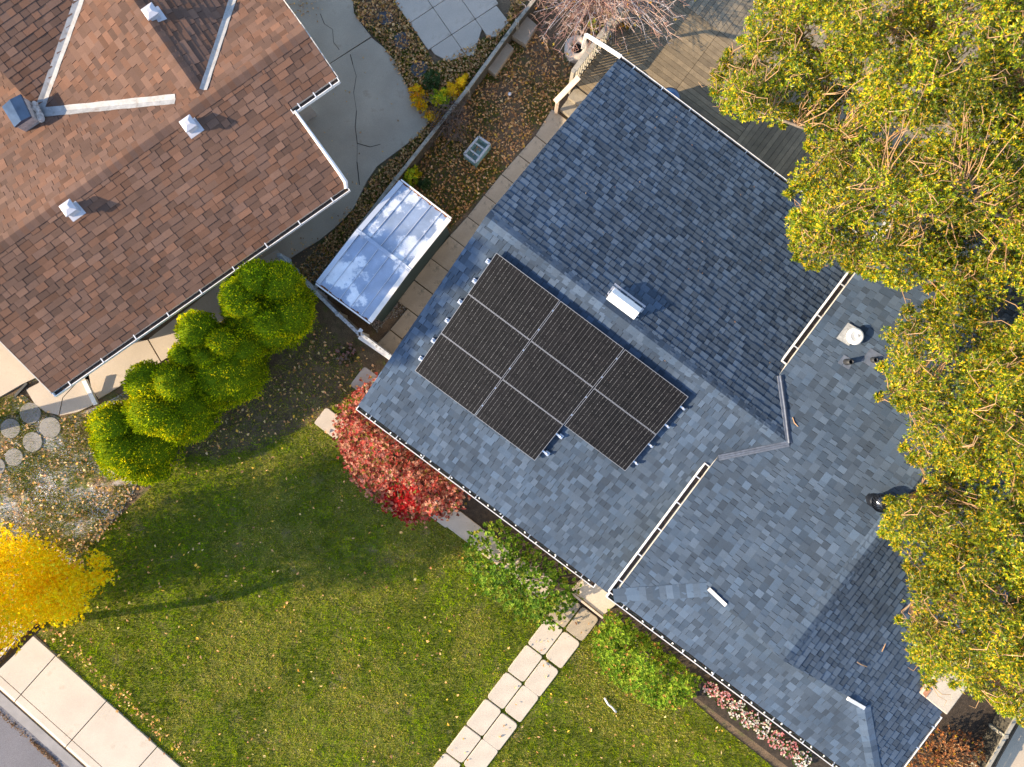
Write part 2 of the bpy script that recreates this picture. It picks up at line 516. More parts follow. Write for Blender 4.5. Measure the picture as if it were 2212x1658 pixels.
def gutter(house, p, q, out, width=.12, depth=.10, nh=6, ends=(True, True)):
    """hangs along the roof edge p-q; out = horizontal direction away from the roof"""
    p = Vector(p); q = Vector(q); out = Vector(out).normalized(); d = (q - p).normalized()
    zt = Vector((0, 0, -.03)); dn = Vector((0, 0, -depth))
    g = MB()
    o1 = out * width; o0 = out * (width - .016)
    g.hexa([p + o0 + zt + dn, q + o0 + zt + dn, q + o1 + zt + dn, p + o1 + zt + dn], [p + o0 + zt, q + o0 + zt, q + o1 + zt, p + o1 + zt])
    a0 = out * .002
    g.hexa([p + a0 + zt + dn * 1.12, q + a0 + zt + dn * 1.12, q + o1 + zt + dn * 1.12, p + o1 + zt + dn * 1.12],
           [p + a0 + zt + dn * 1.0, q + a0 + zt + dn, q + o1 + zt + dn, p + o1 + zt + dn])
    for e, pt, sg in ((ends[0], p, 1), (ends[1], q, -1)):
        if e:
            w = d * (.018 * sg)
            g.hexa([pt + a0 + zt + dn, pt + o0 + zt + dn, pt + o0 + w + zt + dn, pt + a0 + w + zt + dn],
                   [pt + a0 + zt, pt + o0 + zt, pt + o0 + w + zt, pt + a0 + w + zt])
    go = g.build('gutter', M['white'], house)
    t = MB()
    i0 = out * .004; i1 = out * (width - .018); dd = d * .02
    t.hexa([p + dd + i0 + zt + dn * .97, q - dd + i0 + zt + dn * .97, q - dd + i1 + zt + dn * .97, p + dd + i1 + zt + dn * .97],
           [p + dd + i0 + zt + dn * .7, q - dd + i0 + zt + dn * .7, q - dd + i1 + zt + dn * .7, p + dd + i1 + zt + dn * .7])
    t.build('gutter_bed', M['trough'], go)
    for i in range(nh):
        c = p.lerp(q, (i + .5) / nh) + zt + Vector((0, 0, .006))
        h = MB(); h.bar(c - out * .02, c + o1, .026, .006, side=d); h.build('hanger', M['strap'], go)
    return go


# ================================================================== SETTING: ground
def sheet(name, px, z, mt, kind='structure', label=None, cat=None, th=None):
    mb = MB(); pts = [P(x, y, z) for x, y in px]
    mb.prism([(p.x, p.y) for p in pts], z - (th or .003), z)
    o = mb.build(name, mt)
    o['kind'] = kind
    return o


g = MB(); g.face([(-90, -90, -.03), (90, -90, -.03), (90, 90, -.03), (-90, 90, -.03)])
g.build('ground', M['soil'])['kind'] = 'structure'

LAWN = [(82, 1372), (180, 1195), (262, 1112), (330, 1050), (392, 1000), (470, 900), (600, 780), (690, 700), (770, 770), (830, 850),
        (800, 1000), (980, 1120), (1130, 1240), (1300, 1360), (1480, 1500), (1560, 1570), (1800, 1760), (1500, 1790), (520, 1790)]
sheet('lawn', LAWN, -.012, M['turf'])
sheet('yard', [(1180, 90), (1260, 170), (1200, 260), (1070, 430), (840, 720), (700, 600), (860, 390), (1010, 195), (1120, 50)], -.016, M['soil'])

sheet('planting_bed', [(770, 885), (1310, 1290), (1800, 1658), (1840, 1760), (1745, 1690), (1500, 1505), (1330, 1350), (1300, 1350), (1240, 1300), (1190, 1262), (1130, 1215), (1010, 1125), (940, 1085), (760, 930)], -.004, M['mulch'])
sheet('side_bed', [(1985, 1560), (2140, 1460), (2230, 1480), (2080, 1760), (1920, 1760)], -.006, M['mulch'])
sheet('soil_bed', [(205, 1000), (300, 1035), (395, 988), (470, 985), (560, 972), (690, 905), (770, 850), (835, 800), (830, 770), (690, 650), (560, 700), (400, 800), (260, 880)], -.007, M['bedsoil'])
sheet('gravel_bed', [(-60, 880), (45, 850), (85, 880), (130, 905), (210, 880), (300, 830), (330, 860), (300, 1040), (262, 1105), (180, 1195), (90, 1350), (0, 1300), (-60, 1300)], -.010, M['gravelbed'])
# street, kerb and pavement in the lower-left corner
sd = Vector((320, 286)).normalized(); sn = Vector((-sd.y, sd.x))      # along the street, towards the lawn is -sn (survey axes)


def SP(a, b, z):     # a along the street, b away from the lawn edge
    x = 73 + sd.x * a + sn.x * b; y = 1372 + sd.y * a + sn.y * b
    return P(x, y, z)


def sslab(mb, a0, a1, b0, b1, z0, z1):
    q = [SP(a0, b0, 0), SP(a1, b0, 0), SP(a1, b1, 0), SP(a0, b1, 0)]
    mb.prism([(p.x, p.y) for p in q], z0, z1)


mb = MB()
for i in range(-6, 9):
    a0 = 66 + i * 147
    sslab(mb, a0 + .9, a0 + 146.1, 0, 111, -.05, .05)
mb.build('pavement', M['concwarm'], bevel=.008)['kind'] = 'structure'
mb = MB()
for i in range(-6, 9):
    a0 = 66 + i * 147
    q0 = [SP(a0 + .9, 112.6, 0), SP(a0 + 146.1, 112.6, 0), SP(a0 + 146.1, 128, 0), SP(a0 + .9, 128, 0)]
    q1 = [SP(a0 + .9, 128, 0), SP(a0 + 146.1, 128, 0), SP(a0 + 146.1, 142, 0), SP(a0 + .9, 142, 0)]
    mb.prism([(p.x, p.y) for p in q0], -.15, .048)
    t = [(q1[0].x, q1[0].y, .048), (q1[1].x, q1[1].y, .048), (q1[2].x, q1[2].y, -.06), (q1[3].x, q1[3].y, -.06)]
    mb.face(t if Vector(t[1]).x > 0 else t)
mb.build('kerb', M['concwarm'])['kind'] = 'structure'
mb = MB(); sslab(mb, -900, 1500, 142, 163, -.12, -.016); mb.build('gutter_pan', M['pan'])['kind'] = 'structure'
mb = MB(); sslab(mb, -900, 1500, 163, 900, -.14, -.022); mb.build('road', M['asphalt'])['kind'] = 'structure'

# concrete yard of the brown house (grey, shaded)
DRV = [[(600, -30), (760, -30), (765, 30), (790, 65), (802, 80), (705, 143), (640, 100), (600, 30)],
       [(703, 146), (803, 83), (830, 105), (853, 133), (872, 173), (884, 195), (921, 240), (926, 266), (909, 290), (869, 320), (815, 360),
        (793, 392), (763, 453), (725, 492), (690, 520), (560, 600), (420, 480), (480, 300)]]
mb = MB()
for poly in DRV:
    pts = [P(x, y, 0) for x, y in poly]
    mb.prism([(p.x, p.y) for p in pts], -.05, .03)
mb.build('driveway', M['conc'])['kind'] = 'structure'
mb = MB()
for poly in ([(-60, 640), (0, 700), (82, 815), (50, 830), (-20, 870), (-200, 900), (-200, 500)],):
    pts = [P(x, y, 0) for x, y in poly]; mb.prism([(p.x, p.y) for p in pts], -.05, .04)
for poly in ([(58, 842), (85, 828), (118, 760), (190, 800), (136, 860), (128, 897), (100, 890), (76, 872)],
             [(138, 860), (192, 802), (204, 866), (200, 876), (170, 890), (130.5, 898)],
             [(183, 815), (214, 862), (348, 783), (320, 735), (260, 740)],
             [(322, 733), (350, 781), (400, 748), (640, 590), (600, 540), (480, 610)]):
    pts = [P(x, y, 0) for x, y in poly]; mb.prism([(p.x, p.y) for p in pts], -.05, .035)
mb.build('path', M['concwarm'])['kind'] = 'structure'
mb = MB()
for pts in ([(757, 118), (762, 140), (768, 165), (764, 200), (770, 240), (767, 275), (773, 310), (771, 350), (776, 400)], [(690, 30), (700, 52), (718, 64), (722, 92), (735, 108)], [(773, 310), (800, 318), (822, 312)]):
    w_ = [P(x + R.uniform(-2, 2), y, .034) for x, y in pts]
    for a, b in zip(w_, w_[1:]):
        d_ = (b - a).normalized(); s_ = Vector((-d_.y, d_.x, 0)) * R.uniform(.004, .011); mb.face([a - s_, b - s_, b + s_, a + s_])
mb.build('driveway_crack', M['mulch'])['kind'] = 'structure'
# neighbour's dark yard beyond the lower-right fence
sheet('neighbour_yard', [(2205, 1560), (2160, 1640), (2090, 1780), (2600, 1800), (2600, 1400), (2290, 1400)], .03, M['conc'], th=.06)


# ------------------------------------------------------------------ paving slabs
def slab(name, quad, z, th, mt, label, cat, group, rnd=None):
    pts = [P(x, y, z) for x, y in quad]
    c = sum(pts, Vector()) / len(pts)
    if rnd:
        out = []
        n = len(pts)
        for i in range(n):
            p = pts[i]; a = pts[i - 1]; b = pts[(i + 1) % n]; r = rnd * R.uniform(.6, 1.4)
            u = (a - p).normalized() * r; w = (b - p).normalized() * r
            out += [p + u, p + u * .35 + w * .35 - (u + w) * .06, p + w]
        pts = out
    mb = MB(); mb.prism([(p.x, p.y) for p in pts], z - th, z)
    o = mb.build(name, mt, loc=(c.x, c.y, z - th), bevel=.012)
    return tag(o, label, cat, group)


FW = []                                           # footprint quads to keep free of grass


def wq(cx, cy, a, b, ang=0.0):                    # quad round a centre; a half along the walk, b half across
    pa = Vector((-.605, .796)); pc = Vector((.796, .605)); c = Vector((cx, cy))
    return [tuple(c + pa * a * i + pc * b * j) for i, j in ((1, 1), (1, -1), (-1, -1), (-1, 1))]


C0 = Vector((1219, 1361)); stepv = Vector((-44.2, 58.3)); crs = Vector((.796, .605))
ORDN = ['first', 'second', 'third', 'fourth', 'fifth', 'sixth']
for i in range(6):
    c = C0 + stepv * (i + .5)
    for sgn, sd_, sh in ((-1, 'lawn-side', 0.), (1, 'garage-side', .10)):
        cc = c + crs * (23.5 * sgn) + stepv * (sh * (i % 2) * .4)
        q = wq(cc.x, cc.y, 35.2, 22.2); FW.append(wq(cc.x, cc.y, 35, 22))
        slab('paving_stone', q, .035 + (.02 if i in (3, 4) else 0), .08, M['slab'],
             'pale concrete slab, %s one of the %s pair down the front walk' % (sd_, ORDN[i]),
             'paving slab', 'slabs of the front walk', rnd=.07)
cc = C0 + stepv * -.45
for dx, lab in ((-25, 'shaded weathered slab by the front step, partly under the loose green shrub'), (24, 'darker rounded slab by the front step at the end of the walk')):
    c2 = cc + crs * dx; q = wq(c2.x, c2.y, 31, 22.5); FW.append(q)
    slab('paving_stone', q, .03, .08, M['slabgrey'], lab, 'paving slab', 'slabs of the front walk', rnd=.07)
for (cx, cy, a, b, lab) in ((715, 915, 22, 30, 'sunlit slab jutting out from the red bush beside the lawn'),
                            (955, 1108, 22, 27, 'small pale slab half hidden under the lower end of the red bush'),
                            (1003, 1140, 22, 32, 'worn slab between the red bush and the loose green shrub'),
                            (1052, 1178, 22, 32, 'slab under the upper edge of the loose green shrub'),
                            (1103, 1216, 22, 32, 'slab in the shade below the middle of the loose green shrub'),
                            (1160, 1258, 24, 36, 'slab glimpsed through the loose green shrub nearest the front step'),
                            (795, 830, 26, 30, 'shadowed slab at the house corner behind the red bush')):
    q = wq(cx, cy, a, b); FW.append(q)
    slab('paving_stone', q, .03, .07, M['slab'], lab, 'paving slab', 'slabs along the front of the blue-roofed house', rnd=.06)
# slabs of the passage along the left side of the blue-roofed house
WJ = [(1190, 268), (1156, 294), (1119, 335), (1083, 377), (1046, 422), (1010, 469), (971, 510)]
WJ = [(1193, 235)] + [(1156.5, 293.5), (1119.7, 335), (1083, 377), (1046.3, 422), (1009.6, 468.5), (971.3, 510.3), (930, 558), (893, 604)]
wdir = Vector((.80, .60)); tdir = Vector((-.64, .768))
nice = ['next to the wooden stair', 'second from the stair', 'third from the stair', 'fourth from the stair', 'fifth from the stair',
        'level with the upper end of the shed', 'level with the shed ridge', 'below the shed ridge']
for i in range(8):
    a = Vector(WJ[i]); b = Vector(WJ[i + 1])
    if i >= 5: wlen = 62
    else: wlen = 70
    q = [a + tdir * .7, a + tdir * .7 + wdir * wlen, b - tdir * .7 + wdir * wlen, b - tdir * .7]
    slab('paving_stone', [tuple(v) for v in q], .04, .07, M['slabgrey'], 'grey walkway slab beside the blue roof, ' + nice[i], 'paving slab', 'slabs of the side passage')
for q, lab in (([(893, 606), (950, 648), (915, 692), (858, 650)], 'dim slab by the shed with a pale curved streak beside it'),
               ([(880, 668), (905, 687), (869, 732), (843, 712)], 'narrow dim slab set in pebbles near the shed corner'),
               ([(907, 689), (950, 720), (915, 765), (871, 733)], 'dim slab with a pale arc stain against the house wall'),
               ([(842, 714), (912, 768), (880, 800), (808, 750)], 'lowest dim slab in the passage, behind the gate')):
    slab('paving_stone', q, .04, .07, M['slabgrey'], lab, 'paving slab', 'slabs of the side passage')
# patio slabs at the top
O = Vector((936, 17)); g1 = Vector((.835, -.55)) * 61; g2 = Vector((.57, .822)) * 71
PT = [(-1, -1, 'top corner by the leaf litter'), (0, -1, 'top middle of the patio'), (-1, 0, 'left edge beside the dark round stone'),
      (0, 0, 'centre of the patio'), (1, 0, 'upper right one'), (1, 1, 'right lower one with a weed at its joint'), (-1, 1, 'small lowest one at the left'), (0, 1, 'lowest one in front of the yellow plants')]
for i, j, lab in PT:
    a = O + g1 * i + g2 * j; e1_ = g1 * .985; e2_ = g2 * .985
    q = [a, a + e1_, a + e1_ + e2_, a + e2_]
    if (i, j) == (-1, 1): q = [a + g1 * .1, a + e1_, a + e1_ + g2 * .75, a + g1 * .35 + g2 * .6, a + g1 * .1 + g2 * .2]
    if (i, j) == (0, 1): q = [a, a + e1_, a + e1_ + g2 * .35, a + g1 * .2 + g2 * .9, a + g2 * .78]
    if (i, j) == (1, 1): q = [a, a + g1 * .88, a + g1 * .92 + g2 * .62, a + g1 * .25 + g2 * .78, a + g2 * .68]
    slab('patio_stone', [tuple(v) for v in q], .035, .08, M['slab'] if False else M['concwarm'], 'smooth pale patio slab, ' + lab, 'paving slab', 'patio slabs', rnd=.02)
# round pavers
for (x, y, r, lab) in ((65, 893, 23, 'topmost round grey paver, nearest the beige path'), (22, 926, 21.5, 'left round grey paver beside the picture edge'),
                       (108, 924, 23, 'right round grey paver below the rounded path end'), (70, 955, 21.5, 'middle round grey paver below the other three'),
                       (30, 988, 19.5, 'lowest and smallest round grey paver'), (-8, 1008, 19, 'round grey paver cut off by the left edge')):
    c = P(x, y, .03); rr = r * K * 19.97
    mb = MB(); mb.lathe((c.x, c.y, -.03), [(0, 0), (rr * .98, 0), (rr, .03), (rr * .985, .055), (rr * .95, .06), (0, .06)], 40)
    tag(mb.build('round_paver', M['paver'], loc=(c.x, c.y, -.03)), lab, 'stepping stone', 'round pavers by the path')
for (x, y, r, lab) in ((868, 88, 19, 'dark round flagstone in leaf litter beside the patio'), (905, 148, 19, 'dark flagstone half covered by leaves near the yellow plants'), (832, 38, 17, 'dark flagstone mostly buried in leaves near the top')):
    c = P(x, y, .03); rr = r * K * 19.97; mb = MB()
    pts = [(c.x + rr * R.uniform(.85, 1.1) * math.cos(t * .5236), c.y + rr * R.uniform(.85, 1.05) * math.sin(t * .5236)) for t in range(12)]
    mb.prism(pts, -.02, .03)
    tag(mb.build('flagstone', M['slate'], loc=(c.x, c.y, -.02), bevel=.01), lab, 'stepping stone', 'dark flagstones')

# ================================================================== BLUE-ROOFED HOUSE
U = Vector((.8, -.6, 0)); V = Vector((.6, .8, 0))


def UV(u, v, z=0.0):
    return U * u + V * v + Vector((0, 0, z))


house = empty('house', UV(4.5, 3, 0), 'split-level house with blue-grey shingle roof carrying black solar panels', 'house')
tm = .32
EA = 2.65
FRONT = Plane(UV(-2.6, -2.71, EA), U, V, tm)
BACK = Plane(UV(-2.6, 7.77, EA), -U, -V, tm)
vr = 2.53; zr = EA + tm * (vr + 2.71)
pf = [UV(-2.6, -2.6, EA + tm * .11), UV(5.0, -2.6, EA + tm * .11), UV(6.0, vr, zr), UV(-2.6, vr, zr)]
pb = [UV(-2.6, 7.66, EA + tm * .11), UV(-2.6, vr, zr), UV(6.0, vr, zr), UV(5.2, 7.66, EA + tm * .11)]
mb = MB(); shingles(mb, FRONT, pf, BLUE); shingles(mb, BACK, pb, BLUE)
roof = mb.build('roof', M['shingle'], house)
mb = MB(); sheath(mb, FRONT, pf); sheath(mb, BACK, pb); mb.build('soffit', M['soffit'], house)
mb = MB(); ridgecaps(mb, UV(-2.6, vr, zr), UV(5.75, vr, zr), FRONT, BACK, BLUE); mb.build('ridge_cap', M['shingle'], roof)
# raised wing with a Dutch gable
ZW = 3.95; uL, uR, vF, vK, ur, tL = 4.47, 11.94, -2.49, 10.2, 7.78, .36
zR_ = ZW + tL * (ur - uL); tR = (zR_ - ZW) / (uR - ur); tF = .36
LP = Plane(UV(uL, vF, ZW), -V, U, tL); RP = Plane(UV(uR, vF, ZW), V, -U, tR); FP = Plane(UV(uL, vF, ZW), U, V, tF)


def onL(u, v): return UV(u, v, ZW + tL * (u - uL))
def onR(u, v): return UV(u, v, ZW + tR * (uR - u))
def onF(u, v): return UV(u, v, ZW + tF * (v - vF))


vg = -1.0; uhl = uL + (vg - vF); kR = (vg - vF) * tF / tR; uhr = uR - kR
e = .10
pL = [onL(uL + e, vF + e), onL(uhl, vg + .05), onL(ur, vg - .2), onL(ur, vK), onL(uL + e, vK)]
pR_ = [onR(uR - e, vF + e * tR / tF), onR(uR - e, vK), onR(ur, vK), onR(ur, vg - .2), onR(uhr, vg + .02)]
pF = [onF(uL + e, vF + e), onF(uR - e, vF + e), onF(uhr, vg + .0), onF(uhr - .3, vg + .12), onF(uhl + .3, vg + .12), onF(uhl, vg)]
mb = MB()
for pl, pp in ((LP, [onL(uL + e, vF + e), onL(uhl, vg + .05), onL(uhl, vK), onL(uL + e, vK)]), (LP, [onL(uhl, vg + .05), onL(ur, vg - .2), onL(ur, vK), onL(uhl, vK)]),
               (RP, [onR(uR - e, vF + e * tR / tF), onR(uR - e, vK), onR(uhr, vK), onR(uhr, vg + .02)]), (RP, [onR(uhr, vg + .02), onR(uhr, vK), onR(ur, vK), onR(ur, vg - .2)]),
               (FP, [onF(uL + e, vF + e), onF(uR - e, vF + e), onF(uhr, vg), onF(uhl, vg)]), (FP, [onF(uhl + .3, vg), onF(uhr - .3, vg), onF(uhr - .3, vg + .12), onF(uhl + .3, vg + .12)])):
    shingles(mb, pl, pp, BLUE)
wroof = mb.build('roof', M['shingle'], house)
mb = MB(); sheath(mb, LP, pL, .1); sheath(mb, RP, pR_, .1); sheath(mb, FP, pF, .1); mb.build('soffit', M['soffit'], house)
mb = MB()
ridgecaps(mb, UV(ur, vK, zR_), UV(ur, vg - .2, zR_), LP, RP, BLUE)


def hipcaps(mb, a, b, pa, pb, w=.15):
    d = (b - a).normalized()
    sa = pa.n.cross(d).normalized(); sb = -(pb.n.cross(d)).normalized()
    mid = (a + b) / 2
    # wings point into their own plane: away from the hip, towards the lower side
    if sa.z > 0: sa = -sa
    if sb.z > 0: sb = -sb
    n = int((b - a).length / .143)
    for i in range(n):
        p = a + d * (i * .143); q = a + d * ((i + 1.05) * .143); col = tabcol(BLUE, True)
        for s_, pl in ((sa, pa), (sb, pb)):
            up = (pa.n + pb.n).normalized()
            mb.face([p + up * .026, p + s_ * w + pl.n * .024, q + s_ * w + pl.n * .017, q + up * .018], col)
            mb.face([p + up * .026, p - up * .01, p + s_ * w - pl.n * .01, p + s_ * w + pl.n * .024], col)
            mb.face([p + s_ * w + pl.n * .024, p + s_ * w - pl.n * .01, q + s_ * w - pl.n * .01, q + s_ * w + pl.n * .017], col)


hipcaps(mb, onF(uL + e, vF + e), onF(uhl, vg), FP, LP)
hipcaps(mb, onF(uR - e, vF + e), onF(uhr, vg), FP, RP)
mb.build('ridge_cap', M['shingle'], wroof)
# gablet wall and the white rake ends
mb = MB(); mb.hexa([onF(uhl + .3, vg + .1), onF(uhr - .3, vg + .1), UV(ur, vg + .1, zR_ - .15)], [onF(uhl + .3, vg + .16), onF(uhr - .3, vg + .16), UV(ur, vg + .16, zR_ - .15)])
mb.build('gable_wall', M['wall'], house)
for a, b in ((onL(uhl - .02, vg + .02), onL(uhl + .42, vg - .03)), (onR(uhr + .02, vg - .02), onR(uhr - .46, vg - .06))):
    mb = MB(); mb.bar(a + Vector((0, 0, .035)), b + Vector((0, 0, .035)), .075, .05); mb.build('rake_trim', M['white'], house)
# walls
mb = MB(); q = [UV(-2.25, -2.2), UV(5, -2.2), UV(5, 7.3), UV(-2.25, 7.3)]; mb.prism([(p.x, p.y) for p in q], -.02, 2.66)
q = [UV(-2.25, -2.2, 2.66), UV(-2.25, 7.3, 2.66), UV(-2.25, vr, zr - .2)]; mb.hexa(q, [p + U * .1 for p in q])
q = [UV(4.95, -2.05), UV(11.5, -2.05), UV(11.5, 9.8), UV(4.95, 9.8)]; mb.prism([(p.x, p.y) for p in q], -.02, 3.9)
mb.build('wall', M['wall'], house)
# gutters
gutter(house, UV(-2.6, -2.6, EA + .035), UV(4.46, -2.6, EA + .035), -V, nh=9)
gutter(house, UV(-2.6, 7.66, EA + .035), UV(4.9, 7.66, EA + .035), V, nh=9)
gutter(house, UV(4.56, vF + .1, ZW + .035), UV(4.56, 1.15, ZW + .035), -U, nh=5)
gutter(house, UV(4.56, 3.95, ZW + .035), UV(4.56, 9.9, ZW + .035), -U, nh=7)
gutter(house, UV(4.47, vF + .1, ZW + .03), UV(uR - .05, vF + .1, ZW + .03), -V, nh=9)
gutter(house, UV(uR - e, vF, ZW + .03), UV(uR - e, -.2, ZW + .03), U, nh=4)
# valley metal
def zfront(v): return EA + tm * (v + 2.71)
apex_u = uL + (zr - ZW) / tL
v1 = (ZW - EA) / tm - 2.71 + .06
pA = UV(apex_u, vr, zr)
for a, pl in ((UV(uL + .12, v1, ZW + .06), FRONT), (UV(uL + .12, 2 * vr - v1, ZW + .06), BACK)):
    mb = MB(); up = (pl.n + LP.n).normalized(); d = (pA - a).normalized(); s_ = up.cross(d).normalized()
    mb.hexa([a - s_ * .07 + up * .004, a + s_ * .07 + up * .004, pA + s_ * .07 + up * .004, pA - s_ * .07 + up * .004],
            [a - s_ * .06 + up * .034, a + s_ * .06 + up * .034, pA + s_ * .06 + up * .034, pA - s_ * .06 + up * .034])
    mb.tube([a + up * .035, a.lerp(pA, .5) + up * .05, pA + up * .03], .028, 6)
    mb.build('valley_flashing', M['flash_blue'], house, smooth=False)
# downspouts
mb = MB()
w = P(1342, 124, 2.5); q = [w, P(1300, 97, 2.3), P(1266, 76, 2.0), P(1259, 104, 1.0)]
for a, b in zip(q, q[1:]): mb.bar(a, b, .085, .07)
mb.build('downspout', M['white'], house, bevel=.01)
mb = MB()
a = P(776, 727, .5); b = P(850, 778, .32); mb.bar(a, b, .13, .09); mb.build('downspout', M['white'], house, bevel=.012)
# chimney with pale concrete crown
cz = 4.42
cs = [P(x, y, cz) for x, y in ((1990, 1500), (2046, 1545), (2109, 1460), (2053, 1415))]
cc = sum(cs, Vector()) / 4
mb = MB(); ins = [cc.lerp(p, .86) for p in cs]; mb.prism([(p.x, p.y) for p in ins], 0, cz - .1); ch = mb.build('chimney', M['brick'], house)
mb = MB(); mb.prism([(p.x, p.y) for p in cs], cz - .1, cz); mb.build('crown', M['capconc'], ch, bevel=.02)
mb = MB(); mb.prism([(p.x, p.y) for p in [cs[0].lerp(cc, .05), cs[0].lerp(cs[1], .16), cs[0].lerp(cs[1], .16) + (cs[3] - cs[0]) * .2, cs[0] + (cs[3] - cs[0]) * .2]], cz + .002, cz + .02)
mb.build('flue_tile', M['brick'], ch)

# roof vents
def on_plane(pl, x, y, h=0.0): return pl.hit(x, y, h)


c = on_plane(BACK, 1352, 652, .12); n_ = BACK.n; b0 = c - n_ * .12; s_ = U; t_ = BACK.t
mb = MB(); mb.box(b0 + n_ * .008 - t_ * .10, s_ * .42, t_ * .16, n_ * .006); vent = mb.build('roof_vent', M['tin'], house)
mb = MB()
prof = [(-.13, .0), (-.17, .08), (.0, .17), (.13, .10), (.13, .0)]
vv = V
ra = [b0 - s_ * .37 + vv * a + Vector((0, 0, b + .02)) for a, b in prof]; rb = [b0 + s_ * .37 + vv * a + Vector((0, 0, b + .02)) for a, b in prof]
mb.hexa(ra, rb); mb.build('hood', M['vent_white'], vent, bevel=.008)
# white round vent
c = on_plane(LP, 1840, 728, .02); n_ = LP.n
mb = MB(); mb.box(c + n_ * .006 - U * .09, V * .21, LP.t * .15, n_ * .005); v2 = mb.build('roof_vent', M['plate'], house)
mb = MB(); mb.lathe(c, [(.10, 0), (.10, .12), (.18, .12), (.185, .16), (.17, .20), (.12, .235), (.112, .222), (.08, .25), (.072, .238), (.04, .262), (0, .266)], 28)
mb.build('vent_cap', M['vent_white'], v2, smooth=True)
# soil pipe
c = on_plane(LP, 1828, 783, .0)
mb = MB(); mb.box(c + n_ * .012, V * .11, LP.t * .13, n_ * .01); v3 = mb.build('roof_vent', M['flash_blue'], house)
mb = MB(); mb.lathe(c, [(.075, .0), (.06, .06), (.055, .24), (.042, .24), (.042, .1), (0, .1)], 18); mb.build('pipe', M['rubber'], v3, smooth=True)
c = on_plane(LP, 1884, 775, .0)
mb = MB(); mb.box(c + n_ * .012, V * .17, LP.t * .15, n_ * .01); v3 = mb.build('roof_vent', M['flash_blue'], house)
mb = MB(); mb.lathe(c + V * -.02 + U * .03, [(.07, .0), (.06, .05), (.05, .14), (.04, .14), (.04, .05), (0, .05)], 18); mb.build('pipe', M['rubber'], v3, smooth=True)
# turbine ventilator
c = on_plane(LP, 1889, 1082, .0)
mb = MB(); mb.lathe(c, [(.17, -.05), (.13, .03), (.12, .14), (0, .14)], 24); v4 = mb.build('turbine_vent', M['darkmetal'], house, smooth=True)
mb = MB()
cz_ = c + Vector((0, 0, .30))
for k in range(22):
    t = 2 * math.pi * k / 22
    pts = []
    for a in np.linspace(-1.15, 1.0, 7):
        r = .185 * math.cos(a * .95) + .012; tw = t + a * .35
        pts.append((r, tw, .165 * math.sin(a)))
    L_ = [cz_ + Vector((r * math.cos(tw), r * math.sin(tw), z)) for r, tw, z in pts]
    R_ = [cz_ + Vector((r * .93 * math.cos(tw + .24), r * .93 * math.sin(tw + .24), z)) for r, tw, z in pts]
    for i in range(6): mb.face([L_[i], L_[i + 1], R_[i + 1], R_[i]])
mb.lathe(cz_, [(.11, .135), (.09, .165), (.035, .175), (.03, .19), (0, .19)], 22)
mb.lathe(cz_, [(.14, -.15), (.12, -.15), (.10, .12)], 22)
mb.build('turbine_head', M['darkmetal'], v4)

# string of lights clipped in the front gutters
sl = empty('string_lights', UV(3, -2.66, EA), 'string of small pale bulbs lying in the front gutters', 'string lights')
mb = MB()
path = []
for i in range(160):
    u = -2.5 + i * .09
    z = (EA if u < 4.46 else ZW) + .02
    path.append(UV(u, -2.645 if u < 4.46 else vF + .05, z + R.uniform(-.015, .02)) + V * R.uniform(-.02, .02))
k = [i for i in range(160) if -2.5 + i * .09 < 4.4]
mb.tube(path[:len(k)], .007, 4); mb.tube(path[len(k) + 1:], .007, 4); mb.build('cable', M['cable'], sl)
i = 2
while i < 156:
    p = path[i]
    if abs((-2.5 + i * .09) - 4.46) > .15:
        mb = MB(); d = Vector((R.uniform(-1, 1), R.uniform(-1, 1), R.uniform(.1, .6))).normalized()
        mb.lathe(p + Vector((0, 0, .012)), [(0, -.022), (.014, -.018), (.019, 0), (.013, .02), (.005, .03), (0, .032)], 8, axis=d); mb.build('bulb', M['bulb'], sl, smooth=True)
    i += R.choice((2, 3, 3, 4, 5))

# ------------------------------------------------------------------ solar panels
PW, PH = 1.694, 1.092
u0 = [.655, 2.375, 4.10]; tb = [3.95, 2.85, 1.75]
rot = Matrix((U, FRONT.t, FRONT.n)).transposed().to_euler()
desc = {(0, 0): 'top left one, nearest the shed', (0, 1): 'middle one of the left column', (0, 2): 'lowest of the left column',
        (1, 0): 'top one of the middle column', (1, 1): 'centre one surrounded by the others', (1, 2): 'lowest of the middle column, its lower edge free',
        (2, 0): 'top right one, furthest from the shed', (2, 1): 'lower one of the two-panel right column'}
for (i, j), lab in desc.items():
    o = FRONT.at(u0[i] + PW / 2, tb[j] + 1.085 / 2, .165)
    p = empty('solar_panel', o, 'black solar panel on the blue-grey roof, ' + lab, 'solar panel', 'solar panels on the roof', rot=rot)
    ORG[p] = Vector((0, 0, 0))
    a, b, w_ = PW / 2, PH / 2, .009
    mb = MB()
    for s_ in (-1, 1):
        mb.box((0, s_ * (b - w_ / 2), -.018), (a, 0, 0), (0, w_ / 2, 0), (0, 0, .02))
        mb.box((s_ * (a - w_ / 2), 0, -.018), (w_ / 2, 0, 0), (0, b - w_ - .0005, 0), (0, 0, .02))
    mb.build('frame', M['frame'], p, local=True)
    mb = MB(); mb.box((0, 0, -.012), (a - w_, 0, 0), (0, b - w_, 0), (0, 0, .012)); mb.build('cell_sheet', M['solar'], p, local=True)
rl = 0
RAILN = ['uppermost', 'second', 'third', 'fourth', 'fifth', 'lowest']
